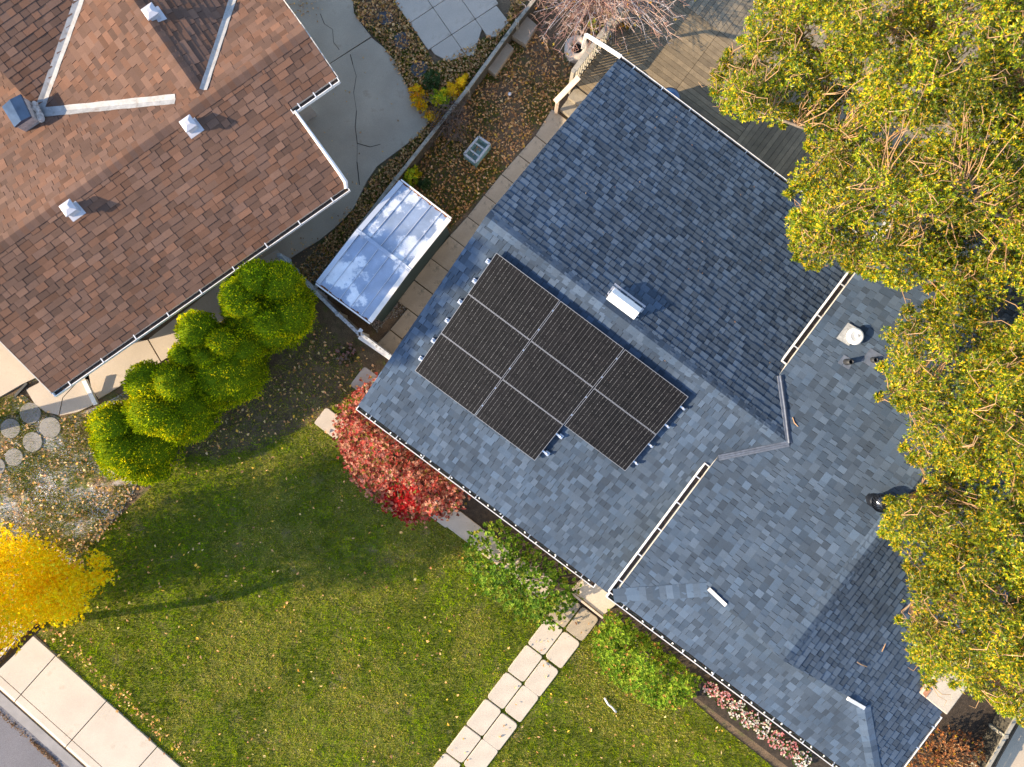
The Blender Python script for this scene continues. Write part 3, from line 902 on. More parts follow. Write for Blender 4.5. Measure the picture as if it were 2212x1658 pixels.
for j in range(3):
    for f in (.26, .74):
        t = tb[2 - j] + PH * f
        L_ = 5.93 if j > 0 else 4.24
        a = FRONT.at(.56, t, .09); b = FRONT.at(L_, t, .09)
        r_ = empty('mounting_rail', a, 'silver mounting rail whose ends peek out beside the solar panels, %s of six' % RAILN[5 - (j * 2 + (1 if f > .5 else 0))], 'rail', 'rails under the solar panels')
        mb = MB(); mb.bar(a, b, .04, .05, side=FRONT.t); mb.build('bar', M['clip'], r_)
        for s_ in np.arange(.6, L_, 1.2):
            mb = MB(); mb.box(FRONT.at(s_, t, .036), U * .05, FRONT.t * .05, FRONT.n * .03); mb.build('foot', M['clip'], r_)
        mb = MB(); mb.box(FRONT.at(.60, t, .13), U * .014, FRONT.t * .022, FRONT.n * .024); mb.build('end_clamp', M['clip'], r_)
        mb = MB(); mb.box(FRONT.at(L_ - .04, t, .13), U * .014, FRONT.t * .022, FRONT.n * .024); mb.build('end_clamp', M['clip'], r_)

# ================================================================== BROWN-ROOFED HOUSE
E1 = Vector((math.cos(math.radians(35)), math.sin(math.radians(35)), 0)); B1 = Vector((E1.y, -E1.x, 0))


def AB(a, b, z=0.0): return E1 * a + B1 * b + Vector((0, 0, z))


bh = empty('house', AB(-4, -9, 0), 'house with a brown shingle roof, white gutters and metal valleys', 'house')
tb_ = .38; be = -6.105; br = -9.25; zb = 2.25; zbr = zb + tb_ * (be - br)
SE = Plane(AB(-9.26, be, zb), E1, -B1, tb_); NW = Plane(AB(.752, 2 * br - be, zb), -E1, B1, tb_)


def oS(a, b): return AB(a, b, zb + tb_ * (be - b))
def oN(a, b): return AB(a, b, zbr - tb_ * (br - b))


aL, aM, aR_, bU = -9.26, -.53, .752, -8.06
pS1 = [oS(aL, be - .1), oS(aM, be - .1), oS(aM, br), oS(aL, br)]
pS2 = [oS(aM, bU - .1), oS(aR_, bU - .1), oS(aR_, br), oS(aM, br)]
pN = [oN(aR_, br), oN(aR_, -15.2), oN(-14, -15.2), oN(-14, br)]
SE.o = oS(aL, be - .1)
mb = MB(); shingles(mb, SE, [oS(aL, be - .1), oS(aM, be - .1), oS(aM, br), oS(aL, br)], BROWN, expo=.15, wmin=.16, wmax=.36, thick=.008)
nrow = int(round((bU - be) / -.15 * math.sqrt(1 + tb_ ** 2)))
mb2 = MB(); shingles(mb, SE, pS2, BROWN, expo=.15, wmin=.16, wmax=.36, thick=.008)
shingles(mb, NW, pN, BROWN, expo=.15, wmin=.12, wmax=.32, thick=.008)
# cross gable running to the upper left
a2, z2 = -2.04, 3.40
CR = Plane(AB(aR_, br, z2 - .38 * (aR_ - a2)), -B1, -E1, .38); CL = Plane(AB(-5.56, br, z2 - .262 * (a2 + 5.56)), B1, E1, .262)


def oCR(a, b): return AB(a, b, z2 - .38 * (a - a2))
def oCL(a, b): return AB(a, b, z2 + .262 * (a - a2))


pCR = [oCR(a2, br - .05), oCR(a2, -15), oCR(aR_, -15), oCR(aR_, br - 3.0)]
pCL = [oCL(a2, br - .05), oCL(-2.65, br - .2), oCL(-5.6, -11.7), oCL(-5.6, -15), oCL(a2, -15)]
shingles(mb, CR, pCR, BROWN, expo=.15, wmin=.14, wmax=.34, thick=.012)
shingles(mb, CL, pCL, BROWN, expo=.15, wmin=.12, wmax=.32, thick=.008)
GP = Plane(AB(-5.56, -11.78, 2.46), E1, -B1, .56)


def oG(a, b): return AB(a, b, 2.46 + .56 * (-11.78 - b))


pG = [oG(-5.56, -11.80), oG(-1.5, -11.80), oG(-1.5, -14.9), oG(-5.56, -14.9)]
shingles(mb, GP, pG, BROWN, expo=.15, wmin=.14, wmax=.34, thick=.012)
broof = mb.build('roof', M['shingle'], bh)
mb = MB()
for pl, pp in ((SE, pS1), (SE, pS2), (NW, pN), (CR, pCR), (CL, pCL), (GP, pG)): sheath(mb, pl, pp, .11)
mb.build('soffit', M['soffit'], bh)
mb = MB(); ridgecaps(mb, AB(aL, br, zbr), AB(aR_, br, zbr), SE, NW, BROWN, wid=.17)
ridgecaps(mb, AB(a2, -15, z2), AB(a2, br - .2, z2), CR, CL, BROWN, wid=.17)
mb.build('ridge_cap', M['shingle'], broof)
# valleys
def strip(p, q, up, w=.17):
    mb = MB(); d = (q - p).normalized(); s_ = up.cross(d).normalized(); n = 14
    for i in range(n):
        a = p.lerp(q, i / n); b = p.lerp(q, (i + 1) / n)
        w0 = w * (1 + .05 * math.sin(i * 2.1)); w1 = w * (1 + .05 * math.sin((i + 1) * 2.1))
        for sg in (-1, 1):
            mb.face([a + up * .018, b + up * .018, b + s_ * sg * w1 / 2 + up * .045, a + s_ * sg * w0 / 2 + up * .045])
            mb.face([a + s_ * sg * w0 / 2 + up * .045, b + s_ * sg * w1 / 2 + up * .045, b + s_ * sg * w1 / 2 - up * .02, a + s_ * sg * w0 / 2 - up * .02])
    o = mb.build('valley_flashing', M['flash_grey'], bh); return o


def valley(pa, pb, q0, q1, w):
    d = pa.n.cross(pb.n).normalized()
    A = Matrix((pa.n, pb.n, d)); p0 = A.inverted() @ Vector((pa.n.dot(pa.o), pb.n.dot(pb.o), d.dot(pa.hit(*q0))))
    L_ = (pa.hit(*q1) - pa.hit(*q0)).length
    if d.dot(pa.hit(*q1) - pa.hit(*q0)) < 0: d = -d
    strip(p0, p0 + d * L_, (pa.n + pb.n).normalized(), w)


valley(NW, CL, (378, 225), (70, 246), .23)
valley(NW, CR, (430, 196), (548, -60), .17)
valley(GP, CL, (74, 240), (215, -75), .2)
# gutters, downspouts, rake trim
gutter(bh, oS(aL, be - .1) + Vector((0, 0, .035)), oS(aM, be - .1) + Vector((0, 0, .035)), B1, nh=9)
gutter(bh, oS(aM - .04, bU - .1) + Vector((0, 0, .035)), oS(aR_, bU - .1) + Vector((0, 0, .035)), B1, nh=3)
mb = MB()
pth = [oS(aM + .03, bU - .02), oS(aM + .04, be - .42), oS(aM + .03, be - .18), oS(aM - .05, be - .06)]
mb.tube([p + Vector((0, 0, .03)) for p in pth], [.035, .05, .055, .05], 10)
mb.build('downspout', M['white'], bh, smooth=True)
mb = MB(); a = P(183, 822, .3); b = P(208, 874, .1); mb.bar(a, b, .13, .09); mb.build('downspout', M['white'], bh, bevel=.012)
mb = MB()
mb = None
for a, b in ((oS(aR_ + .012, bU - .1), oS(aR_ + .012, br)), (oS(aL - .012, be - .1), oS(aL - .012, br)), (oN(aR_ + .012, br), oN(aR_ + .012, -15))):
    mb = MB(); mb.bar(a - Vector((0, 0, .07)), b - Vector((0, 0, .07)), .022, .14); mb.build('rake_trim', M['soffit'], bh)
mb = MB()
q = [AB(aL + .3, be - 1.15), AB(aM - 1.0, be - 1.15), AB(aM - 1.0, bU - 1.0), AB(aR_ - .9, bU - 1.0), AB(aR_ - .9, -12.2), AB(aL + .3, -12.2)]
mb.prism([(p.x, p.y) for p in q], -.02, 2.0)
tri = [AB(aL + .3, be - .5, 2.0), AB(aL + .3, -12, 2.0), AB(aL + .3, br, zbr - .25)]
mb.hexa(tri, [p + E1 * .1 for p in tri])
tri = [AB(aR_ - 1.0, bU - 1.0, 2.0), AB(aR_ - 1.0, -12, 2.0), AB(aR_ - 1.0, br, zbr - .25)]
mb.hexa(tri, [p + E1 * .1 for p in tri])
mb.build('wall', M['brownwall'], bh)
# square capped vents
for (x, y, pl) in ((407, 268, SE), (148, 450, SE), (325, 26, CR)):
    c = pl.hit(x, y, .17); up = Vector((0, 0, 1)); base = pl.over(c.x, c.y)
    ex, ey = E1, B1
    mb = MB(); mb.box(base + pl.n * .008 + pl.t * -.02, pl.s * .18, pl.t * .18, pl.n * .006); vv = mb.build('roof_vent', M['tin'], bh)
    mb = MB(); hh = c.z - base.z
    mb.box(base + up * (hh / 2 - .04), ex * .11, ey * .11, up * (hh / 2)); mb.build('neck', M['tin'], vv)
    mb = MB(); k = .150
    bq = [c + ex * i * k + ey * j * k for i, j in ((-1, -1), (1, -1), (1, 1), (-1, 1))]
    tq = [p + up * .03 for p in bq]; mb.hexa(bq, tq)
    pk = [c + ex * i * .05 + ey * j * .05 + up * .075 for i, j in ((-1, -1), (1, -1), (1, 1), (-1, 1))]
    mb.hexa([p + up * .001 for p in tq], pk)
    mb.build('cap', M['tin'], vv, bevel=.006)
# chimney with blue metal cover
zc = 2.98
q = [P(x, y, zc) for x, y in ((4, 231), (44, 204), (66, 252), (31, 275))]; cen = sum(q, Vector()) / 4
mb = MB(); mb.prism([(cen.lerp(p, .93).x, cen.lerp(p, .93).y) for p in q], 1.5, zc - .05); cb = mb.build('chimney', M['mortar'], bh)
mb = MB(); a = (q[0] + q[1]) / 2 + Vector((0, 0, .05)); b = (q[2] + q[3]) / 2 + Vector((0, 0, .05))
dz = Vector((0, 0, -.06))
mb.face([q[0], q[3], b, a]); mb.face([a, b, q[2], q[1]])
for i in range(4): mb.face([q[i], q[(i + 1) % 4], q[(i + 1) % 4] + dz, q[i] + dz])
mb.face([a, q[1], q[0]]); mb.face([b, q[3], q[2]])
mb.build('cap', M['bluecap'], cb)
mb = MB()
for t in range(5):
    p = q[1].lerp(q[2], .3 + t * .16) + E1 * R.uniform(.03, .1); mb.lathe((p.x, p.y, zc - .32), [(0, -.1), (.09 * R.uniform(.6, 1.2), -.02), (.06, .05), (0, .07)], 9)
mb.build('sealant', M['mortar'], cb)

# ================================================================== SHED
zs = 1.55
sq = [P(x, y, zs) for x, y in ((867, 390), (975, 473), (800, 700), (683, 614))]
shed = empty('shed', (sq[0] + sq[2]) / 2 - Vector((0, 0, zs)), 'small shed with a shiny galvanised sheet roof between the houses', 'shed')
cen = sum(sq, Vector()) / 4
mb = MB(); mb.prism([(cen.lerp(p, .9).x, cen.lerp(p, .9).y) for p in sq], -.02, zs - .02); mb.build('wall', M['greenpaint'], shed)
rz = Vector((0, 0, .16))
ra = sq[0].lerp(sq[3], .5) + rz; rb_ = sq[1].lerp(sq[2], .5) + rz
mb = MB()
mb.hexa([sq[0], sq[1], rb_ - Vector((0, 0, .02)), ra - Vector((0, 0, .02))], [sq[0] + Vector((0, 0, .02)), sq[1] + Vector((0, 0, .02)), rb_, ra])
mb.hexa([ra - Vector((0, 0, .02)), rb_ - Vector((0, 0, .02)), sq[2], sq[3]], [ra, rb_, sq[2] + Vector((0, 0, .02)), sq[3] + Vector((0, 0, .02))])
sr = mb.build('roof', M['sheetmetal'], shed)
up = Vector((0, 0, .03))
for k in range(1, 5):
    f = k / 5 + .02
    mb = MB(); mb.bar(sq[0].lerp(sq[1], f) + up, ra.lerp(rb_, f) + up * .6, .014, .022); mb.build('standing_seam', M['seam'], sr)
    mb = MB(); mb.bar(ra.lerp(rb_, f) + up * .6, sq[3].lerp(sq[2], f) + up, .014, .02); mb.build('standing_seam', M['seam'], sr)
mb = MB(); mb.bar(ra + up, rb_ + up, .10, .05); mb.build('ridge_cap', M['sheetmetal'], shed)
for a, b in ((sq[1], rb_), (rb_, sq[2]), (sq[0], ra), (ra, sq[3])):
    mb = MB(); o_ = (cen - (a + b) / 2); o_.z = 0; o_.normalize()
    mb.bar(a + o_ * .05 + up * 1.4, b + o_ * .05 + up * 1.4, .12, .03); mb.build('edge_flashing', M['white'] if a in (sq[1], rb_) else M['seam'], shed)
for a, b in ((sq[0], sq[1]), (sq[3], sq[2])):
    mb = MB(); mb.bar(a + up, b + up, .035, .06); mb.build('eave_trim', M['white'], shed)
    mb = MB(); o_ = (cen - (a + b) / 2); o_.z = 0; o_.normalize()
    n = 26
    for i in range(n):
        p0 = a.lerp(b, i / n) + o_ * .02; p1 = a.lerp(b, (i + 1) / n) + o_ * .02
        w0 = R.uniform(.01, .05)
        mb.face([p0 + up * .95, p1 + up * .95, p1 + o_ * w0 + up * 1.1, p0 + o_ * w0 + up * 1.1])
    mb.build('rust_streak', M['rust'], shed)

# ================================================================== FENCES
def fence(name, pts, z, label, mt, boards=True, post=True, bmt=None, w=.09):
    ws = [P(x, y, z) for x, y in pts]
    f = empty(name, (ws[0].x, ws[0].y, 0), label, 'fence')
    for a, b in zip(ws, ws[1:]):
        d = (b - a); L = d.length; d.normalize(); s_ = d.cross(Vector((0, 0, 1)))
        mb = MB(); mb.bar(a, b, w, .045); mb.build('top_rail', mt, f)
        if boards:
            mb = MB(); n = max(1, int(L / .15))
            for i in range(n):
                p = a + d * (L * (i + .5) / n); zz = z - .04 - R.uniform(0, .02)
                mb.box((p.x, p.y, zz / 2 - .01), d * (L / n / 2 - .004), s_ * .012, (0, 0, zz / 2))
            mb.build('board_panel', M[bmt] if bmt else mt, f)
    if post:
        for p in ws[:-1] + [ws[-1]]:
            mb = MB(); mb.prism([(p.x - .05, p.y - .05), (p.x + .05, p.y - .05), (p.x + .05, p.y + .05), (p.x - .05, p.y + .05)], -.02, z + .05); mb.build('post', mt, f, bevel=.006)
    return f


fence('fence', [(1185, -40), (1117, 47), (1010, 193), (855, 388), (730, 552), (679, 626)], .62, 'long weathered board fence between the two yards, running behind the shed', M['greywood'], bmt='fenceboard')
fence('fence', [(603, 552), (621, 575), (678, 628)], .9, 'short weathered fence from the brown house to the shed, behind the big cedar', M['paintwood'])
f = fence('gate_fence', [(684, 634), (730, 679), (776, 722)], .9, 'peeling white board fence in front of the shed', M['paintwood'])
f = fence('gate', [(779, 722), (848, 774)], .9, 'peeling white gate between the shed fence and the blue-roofed house', M['paintwood'], w=.08)
f['category'] = 'gate'
mb = MB(); p = P(778, 716, .93); mb.box(p, U * .05, V * .07, (0, 0, .012)); mb.build('latch', M['strap'], f)
fence('fence', [(2290, 1395), (2225, 1500), (2172, 1590), (2128, 1668), (2080, 1750)], .6, 'weathered fence at the lower right beside the neighbour yard', M['greywood'], bmt='fenceboard')
# dark path under the trees' side of the house stays bare soil

# ================================================================== DECK AND STAIR
deck = empty('deck', UV(0, 10, 0), 'weathered timber deck behind the blue-roofed house', 'deck')
ZD = .45


def boards(name, u0_, u1_, v0_, v1_, along_u, z, mtc, bw=.14, th=.035):
    mb = MB()
    if along_u:
        n = int((v1_ - v0_) / bw)
        for i in range(n):
            va = v0_ + i * bw; k = R.uniform(.72, 1.18)
            mb.hexa([UV(u0_, va + .004, z - th), UV(u1_, va + .004, z - th), UV(u1_, va + bw - .005, z - th), UV(u0_, va + bw - .005, z - th)],
                    [UV(u0_, va + .004, z), UV(u1_, va + .004, z), UV(u1_, va + bw - .005, z), UV(u0_, va + bw - .005, z)], tuple(c * k for c in mtc))
    else:
        n = int((u1_ - u0_) / bw)
        for i in range(n):
            ua = u0_ + i * bw; k = R.uniform(.72, 1.18)
            mb.hexa([UV(ua + .004, v0_, z - th), UV(ua + bw - .005, v0_, z - th), UV(ua + bw - .005, v1_, z - th), UV(ua + .004, v1_, z - th)],
                    [UV(ua + .004, v0_, z), UV(ua + bw - .005, v0_, z), UV(ua + bw - .005, v1_, z), UV(ua + .004, v1_, z)], tuple(c * k for c in mtc))
    return mb.build(name, M['wood'], deck)


WC = (.215, .16, .095)
boards('decking', -3.45, -1.21, 7.43, 10.86, True, ZD, WC, .1371)
boards('decking', -1.20, .9, 7.43, 10.86, True, ZD, WC, .1371)
boards('decking', .91, 9.5, 7.43, 10.86, False, ZD, WC)
boards('decking', -3.45, 9.5, 10.863, 16.0, False, ZD, (.25, .20, .135))
boards('bench_top', -3.42, -3.0, 9.5, 14, False, ZD + .16, (.25, .2, .15))
mb = MB(); mb.prism([(p.x, p.y) for p in (UV(-3.4, 9.52), UV(-3.04, 9.52), UV(-3.04, 13.9), UV(-3.4, 13.9))], .4, ZD + .12, (.2, .16, .12)); mb.build('bench_base', M['wood'], deck)
mb = MB(); mb.prism([(p.x, p.y) for p in (UV(-3.44, 7.45), UV(9.4, 7.45), UV(9.4, 15.9), UV(-3.44, 15.9))], 0, ZD - .05, (.06, .05, .04)); mb.build('skirt', M['wood'], deck)
for i, (va, vb, zz) in enumerate(((7.08, 7.42, .31), (6.74, 7.09, .17))):
    mb = MB(); mb.hexa([UV(-3.42, va, 0), UV(-2.25, va, 0), UV(-2.25, vb, 0), UV(-3.42, vb, 0)], [UV(-3.42, va, zz), UV(-2.25, va, zz), UV(-2.25, vb, zz), UV(-3.42, vb, zz)], (.27, .23, .17)); mb.build('step', M['wood'], deck)
# railing
rail = empty('railing', UV(-3.52, 9, ZD), 'baluster railing along the left edge of the deck', 'railing')
ZR = 1.36
for va, vb in ((7.3, 8.9), (8.96, 12.5)):
    mb = MB(); mb.bar(UV(-3.52, va, ZR), UV(-3.52, vb, ZR), .13, .04, col=(.30, .27, .22)); mb.build('top_rail', M['wood'], rail)
    mb = MB(); mb.bar(UV(-3.52, va, ZD + .12), UV(-3.52, vb, ZD + .12), .04, .07, col=(.26, .22, .17)); mb.build('bottom_rail', M['wood'], rail)
v_ = 7.36
while v_ < 12.4:
    mb = MB(); mb.bar(UV(-3.5, v_, ZD - .1), UV(-3.5, v_, ZR - .02), .04, .04, side=U, col=(.36, .33, .27)); mb.build('baluster', M['wood'], rail); v_ += .115
for v_ in (7.3, 8.93, 10.8):
    mb = MB(); mb.bar(UV(-3.52, v_, 0), UV(-3.52, v_, ZR + .03), .09, .09, side=U, col=(.3, .27, .22)); mb.build('post', M['wood'], rail)
hr = empty('handrail', UV(-3.48, 6.9, 0), 'bare pale wooden handrail beside the deck stair', 'handrail')
mb = MB(); mb.bar(P(1251, 167, 1.3), P(1199, 221, .95), .14, .05); mb.build('rail_board', M['barewood'], hr, bevel=.006)
mb = MB(); p = P(1205, 216, .95); mb.prism([(p.x - .04, p.y - .04), (p.x + .04, p.y - .04), (p.x + .04, p.y + .04), (p.x - .04, p.y + .04)], 0, .95); mb.build('post', M['barewood'], hr)

# ring planter by the railing
pc = P(1247, 101, .45)
pl_ = empty('planter', (pc.x, pc.y, 0), 'thick-rimmed cream round planter under the white downspout', 'planter')
mb = MB(); mb.lathe((pc.x, pc.y, 0), [(.24, 0), (.29, .06), (.335, .28), (.33, .40), (.29, .45), (.20, .45), (.165, .42), (.16, .25)], 40); mb.build('bowl', M['potconc'], pl_, smooth=True)
mb = MB(); mb.lathe((pc.x, pc.y, 0), [(0, .27), (.165, .26)], 30); mb.build('soil', M['blacksoil'], pl_)
# barrel under the back gutter
bc = P(1447, 212, .9)
brl = empty('barrel', (bc.x, bc.y, ZD), 'blue plastic barrel under the back gutter on the deck', 'barrel')
mb = MB(); mb.lathe((bc.x, bc.y, 0), [(.20, ZD + .002), (.25, .6), (.27, .75), (.26, .9), (.24, .93), (.1, .96), (0, .965)], 28); mb.build('body', M['bluepl'], brl, smooth=True)
mb = MB(); mb.lathe((bc.x, bc.y, 0), [(.262, .86), (.285, .865), (.285, .895), (.25, .915)], 28); mb.build('rim', M['rubber'], brl)
# front step
fs = empty('front_step', P(1290, 1290, 0), 'beige concrete front step with wooden edging under the eave', 'step')
q = [P(x, y, .34) for x, y in ((1238, 1280), (1302, 1331), (1350, 1290), (1278, 1235))]
mb = MB(); mb.prism([(p.x, p.y) for p in q], -.02, .34); mb.build('slab', M['capconc'], fs, bevel=.01)
mb = MB(); mb.bar(P(1234, 1281, .35), P(1302, 1335, .35), .05, .08); mb.build('edging', M['barewood'], fs)

# ================================================================== SMALL THINGS IN THE SIDE YARD
for q, lab in (([(1096, 92), (1110, 105), (1070, 162), (1050, 147)], 'long weathered concrete block lying along the fence'),
               ([(1136, 33), (1161, 55), (1136, 97), (1104, 77)], 'wider dark concrete block under the bare shrub twigs')):
    slab('concrete_block', q, .22, .24, M['slabgrey'], lab, 'block', 'concrete blocks by the fence')
cr = [P(x, y, .42) for x, y in ((1034, 296), (1058, 312), (1027, 352), (1003, 333))]
crate = empty('crate', P(1030, 322, 0), 'small faded teal open crate standing in the leaf litter', 'crate')
mb = MB()
for i in range(4): mb.bar(cr[i], cr[(i + 1) % 4], .055, .03)
mb.build('rim', M['greyboard'], crate)
for i in range(4):
    mb = MB(); p = cr[i]; mb.bar(Vector((p.x, p.y, 0)), Vector((p.x, p.y, .40)), .045, .045, side=(1, 0, 0)); mb.build('leg', M['teal'], crate)
mb = MB()
for f in (.3, .68): mb.bar(cr[0].lerp(cr[3], f) - Vector((0, 0, .035)), cr[1].lerp(cr[2], f) - Vector((0, 0, .035)), .04, .03)
mb.build('cross_bar', M['greyboard'], crate)
for zz in (.06, .2):
    mb = MB(); lo = [Vector((p.x, p.y, zz)) for p in cr]
    for i in range(4): mb.bar(lo[i], lo[(i + 1) % 4], .02, .09)
    mb.build('side_slats', M['teal'], crate)
mb = MB(); lo = [cen_.to_3d() for cen_ in []]; mb.prism([(p.x, p.y) for p in cr], .02, .05); mb.build('tray', M['teal'], crate)
p = P(1101, 203, .05); mb = MB(); mb.lathe((p.x, p.y, .03), [(.05 * math.sin(a), -.05 * math.cos(a)) for a in np.linspace(0, math.pi, 12)], 18)
tag(mb.build('ball', M['vent_white'], smooth=True, loc=(p.x, p.y, 0)), 'small white ball on the leaf litter', 'ball')
a = P(1306, 1508, .05); b = P(1314, 1522, .06); c = P(1331, 1539, .05)
mb = MB(); mb.tube([a, b, P(1322, 1528, .06), c], [.03, .028, .026, .03], 8); tag(mb.build('stick', M['birch'], smooth=True, loc=a), 'short bleached bent stick lying on the lawn by the green shrub', 'stick')
p = P(55, 832, .03); mb = MB(); mb.bar(P(35, 855, .05), P(60, 828, .05), .06, .1); tag(mb.build('drain_channel', M['rubber'], loc=(p.x, p.y, 0)), 'dark drain end at the edge of the beige path', 'drain')
for pts, pl, lab in ((((1852, 1431), (1860, 1436), (1873, 1441)), RP, 'curved pale twig lying low on the shaded roof slope'),
                     (((1905, 1408), (1909, 1400), (1913, 1391)), RP, 'straight pale twig high on the shaded roof slope near the tree'),
                     (((1712, 1082 - 180), (1716, 914), (1724, 922)), LP, 'tiny twig on the sunny roof slope')):
    w_ = [pl.hit(x, y, .035) for x, y in pts]; mb = MB(); mb.tube(w_, [.009, .011, .007], 5)
    tag(mb.build('fallen_twig', M['twig'], loc=w_[0]), lab, 'twig', 'twigs on the roof')

# ================================================================== VEGETATION
def in_any(px, quads):
    r = np.zeros(len(px), bool)
    for q in quads: r |= inpoly(px, q)
    return r


def blades(name, px, z, h, w, cols, mt=None):
    n = len(px); xy = PXY(px, z); base = np.concatenate([xy, np.full((n, 1), z)], 1)
    an = NR.uniform(0, 2 * np.pi, n); t = np.stack([np.cos(an), np.sin(an), 0 * an], 1)
    lean = NR.uniform(.25, 1.1, n); an2 = NR.uniform(0, 2 * np.pi, n)
    hh = h * NR.uniform(.5, 1.3, n)
    tip = base + np.stack([np.cos(an2) * lean * hh, np.sin(an2) * lean * hh, hh], 1)
    ww = (w * NR.uniform(.7, 1.3, n))[:, None]
    v = np.stack([base - t * ww, base + t * ww, tip], 1).reshape(-1, 3)
    return tag(np_mesh(name, v, 3, cols, mt or M['grass']), kind='stuff')


px = sample([(p[0], p[1]) for p in LAWN], 300000)
px = px[~in_any(px, FW)]
w3 = PXY(px)
nz = .55 * vnoise(w3, .9) + .3 * vnoise(w3 + 7, 2.7) + .15 * vnoise(w3 + 3, 8)
dry = np.clip((nz - .40) * 4.6, 0, 1)[:, None]
# thin soil under the cedars
hd = edge_dist(px, [(210, 1000), (300, 1010), (380, 980), (470, 880), (570, 830), (660, 760), (700, 730), (840, 800), (830, 850), (690, 890), (560, 960), (380, 1000)])
under = inpoly(px, [(210, 1000), (300, 1030), (400, 985), (560, 960), (690, 900), (720, 860), (820, 800), (690, 690), (470, 780), (280, 900)])
keep = ~(under & (NR.random(len(px)) < .45)); px = px[keep]; dry = np.clip(dry[keep] + .45 * under[keep][:, None], 0, 1)
gc = palette(len(px), [(.20, .30, .003), (.33, .37, .006), (.085, .155, .003)], [3, 3.4, 2.4], .3)
dc = palette(len(px), [(.50, .42, .09), (.38, .39, .03), (.62, .50, .19)], [2, 3, 1], .25)
pick = NR.random((len(px), 1)) < dry * .75
tuft = vnoise(PXY(px), 9.0)[:, None]; gc = gc * (.62 + .8 * tuft) * (.68 + .66 * vnoise(PXY(px) + 40, 1.15)[:, None])
blades('grass', px, -.01, .055 * (.6 + .9 * tuft[:, 0]), .008, np.where(pick, dc, gc))
# weedy bed at the left and along the edges
WEED = [(-60, 880), (45, 850), (85, 880), (130, 905), (210, 880), (300, 830), (420, 760), (330, 860), (205, 940), (205, 1000), (250, 1050), (300, 1040), (262, 1105), (180, 1195), (90, 1350), (0, 1260), (-60, 1250)]
px = sample(WEED, 80000); nz = vnoise(PXY(px), 1.8) * 1.15; px = px[nz > NR.random(len(px)) * .9]
cw = palette(len(px), [(.17, .23, .012), (.34, .29, .05), (.48, .36, .10), (.10, .17, .012)], [3, 3, 2, 2.5], .25)
blades('weeds', px, -.03, .08, .010, cw)
YARD = [(1180, 90), (1250, 165), (1195, 240), (1062, 400), (968, 500), (880, 395), (1010, 200), (1120, 55)]
STRIP = [(760, -10), (850, -10), (905, 85), (940, 140), (1000, 110), (1090, 60), (1105, 0), (1140, 0), (1110, 45), (1005, 190), (860, 380), (730, 545), (680, 610), (640, 590), (700, 520), (765, 455), (800, 390), (870, 322), (925, 270), (880, 195), (830, 100), (770, 40)]
px = np.concatenate([sample(YARD, 44000), sample(STRIP, 32000)]); nz = vnoise(PXY(px) + 20, 1.5); px = px[nz > .15 + .5 * NR.random(len(px))]
cw = palette(len(px), [(.15, .24, .010), (.22, .22, .03), (.30, .20, .06)], [4, 3, 1.6], .25)
blades('yard_grass', px, -.03, .08, .008, cw)


def litter(name, px, L, cols, w, z=.0, zj=.05):
    n = len(px); xy = PXY(px, 0); c = np.concatenate([xy, NR.uniform(z, z + zj, (n, 1))], 1)
    an = NR.uniform(0, 2 * np.pi, n); d = np.stack([np.cos(an), np.sin(an), NR.normal(.1, .3, n)], 1)
    nrm = unit(np.stack([NR.normal(0, .45, n), NR.normal(0, .45, n), np.ones(n)], 1))
    LL = L * NR.uniform(.6, 1.35, n); v, cc = leaf_tris(c, d, nrm, LL, LL * NR.uniform(.28, .75, n), palette(n, cols, w, .25), fold=.5)
    return tag(np_mesh(name, v, 3, cc, M['litter']), kind='stuff')


DRYC = [(.72, .42, .18), (.58, .30, .11), (.82, .55, .27), (.34, .18, .07), (.75, .45, .08)]
litter('leaf_litter', np.concatenate([sample(YARD, 3300), sample(STRIP, 4600)]), .08, DRYC, [4, 4, 2, 3, 1])
lp = sample([(p[0], p[1]) for p in LAWN], 620)
lp = np.concatenate([lp, sample([(390, 990), (560, 960), (690, 890), (820, 800), (800, 760), (690, 700), (640, 780), (480, 900)], 260), np.array([(100, 1360)]) + NR.uniform(0, 1, (150, 1)) * np.array([(310, 290)]) + NR.normal(0, 7, (150, 2)) + [8, -6]])
litter('fallen_leaves', lp, .085, [(.80, .46, .20), (.85, .60, .28), (.60, .30, .10), (.85, .52, .08), (.42, .22, .10)], [4, 3, 2, 2, 1.2], z=.045)
wl = sample(WEED, 800); wl = wl[~in_any(wl, [[(65 + 24 * math.cos(t), 893 + 24 * math.sin(t)) for t in np.linspace(0, 6, 14)], [(22 + 22 * math.cos(t), 926 + 22 * math.sin(t)) for t in np.linspace(0, 6, 14)], [(108 + 24 * math.cos(t), 924 + 24 * math.sin(t)) for t in np.linspace(0, 6, 14)], [(70 + 22 * math.cos(t), 955 + 22 * math.sin(t)) for t in np.linspace(0, 6, 14)], [(30 + 20 * math.cos(t), 988 + 20 * math.sin(t)) for t in np.linspace(0, 6, 14)]])]; edge = NR.uniform(0, 1, (170, 1)) * np.array([(-150, 190)]) + np.array([(315, 1045)]) + NR.normal(0, 9, (170, 2)) - [8, 8]
litter('bed_leaves', np.concatenate([wl, edge]), .085, [(.85, .55, .30), (.90, .64, .36), (.65, .36, .15), (.75, .46, .10)], [4, 3, 2, 2], z=.01)
dl = np.concatenate([sample(DRV[1], 70), np.array([(655, 555)]) + NR.normal(0, 26, (60, 2)), np.array([(660, 12)]) + NR.normal(0, 16, (60, 2)), np.array([(760, 470)]) + NR.normal(0, 14, (60, 2))])
litter('yard_leaves', dl, .055, DRYC, [4, 4, 2, 3, 3], z=.04, zj=.02)
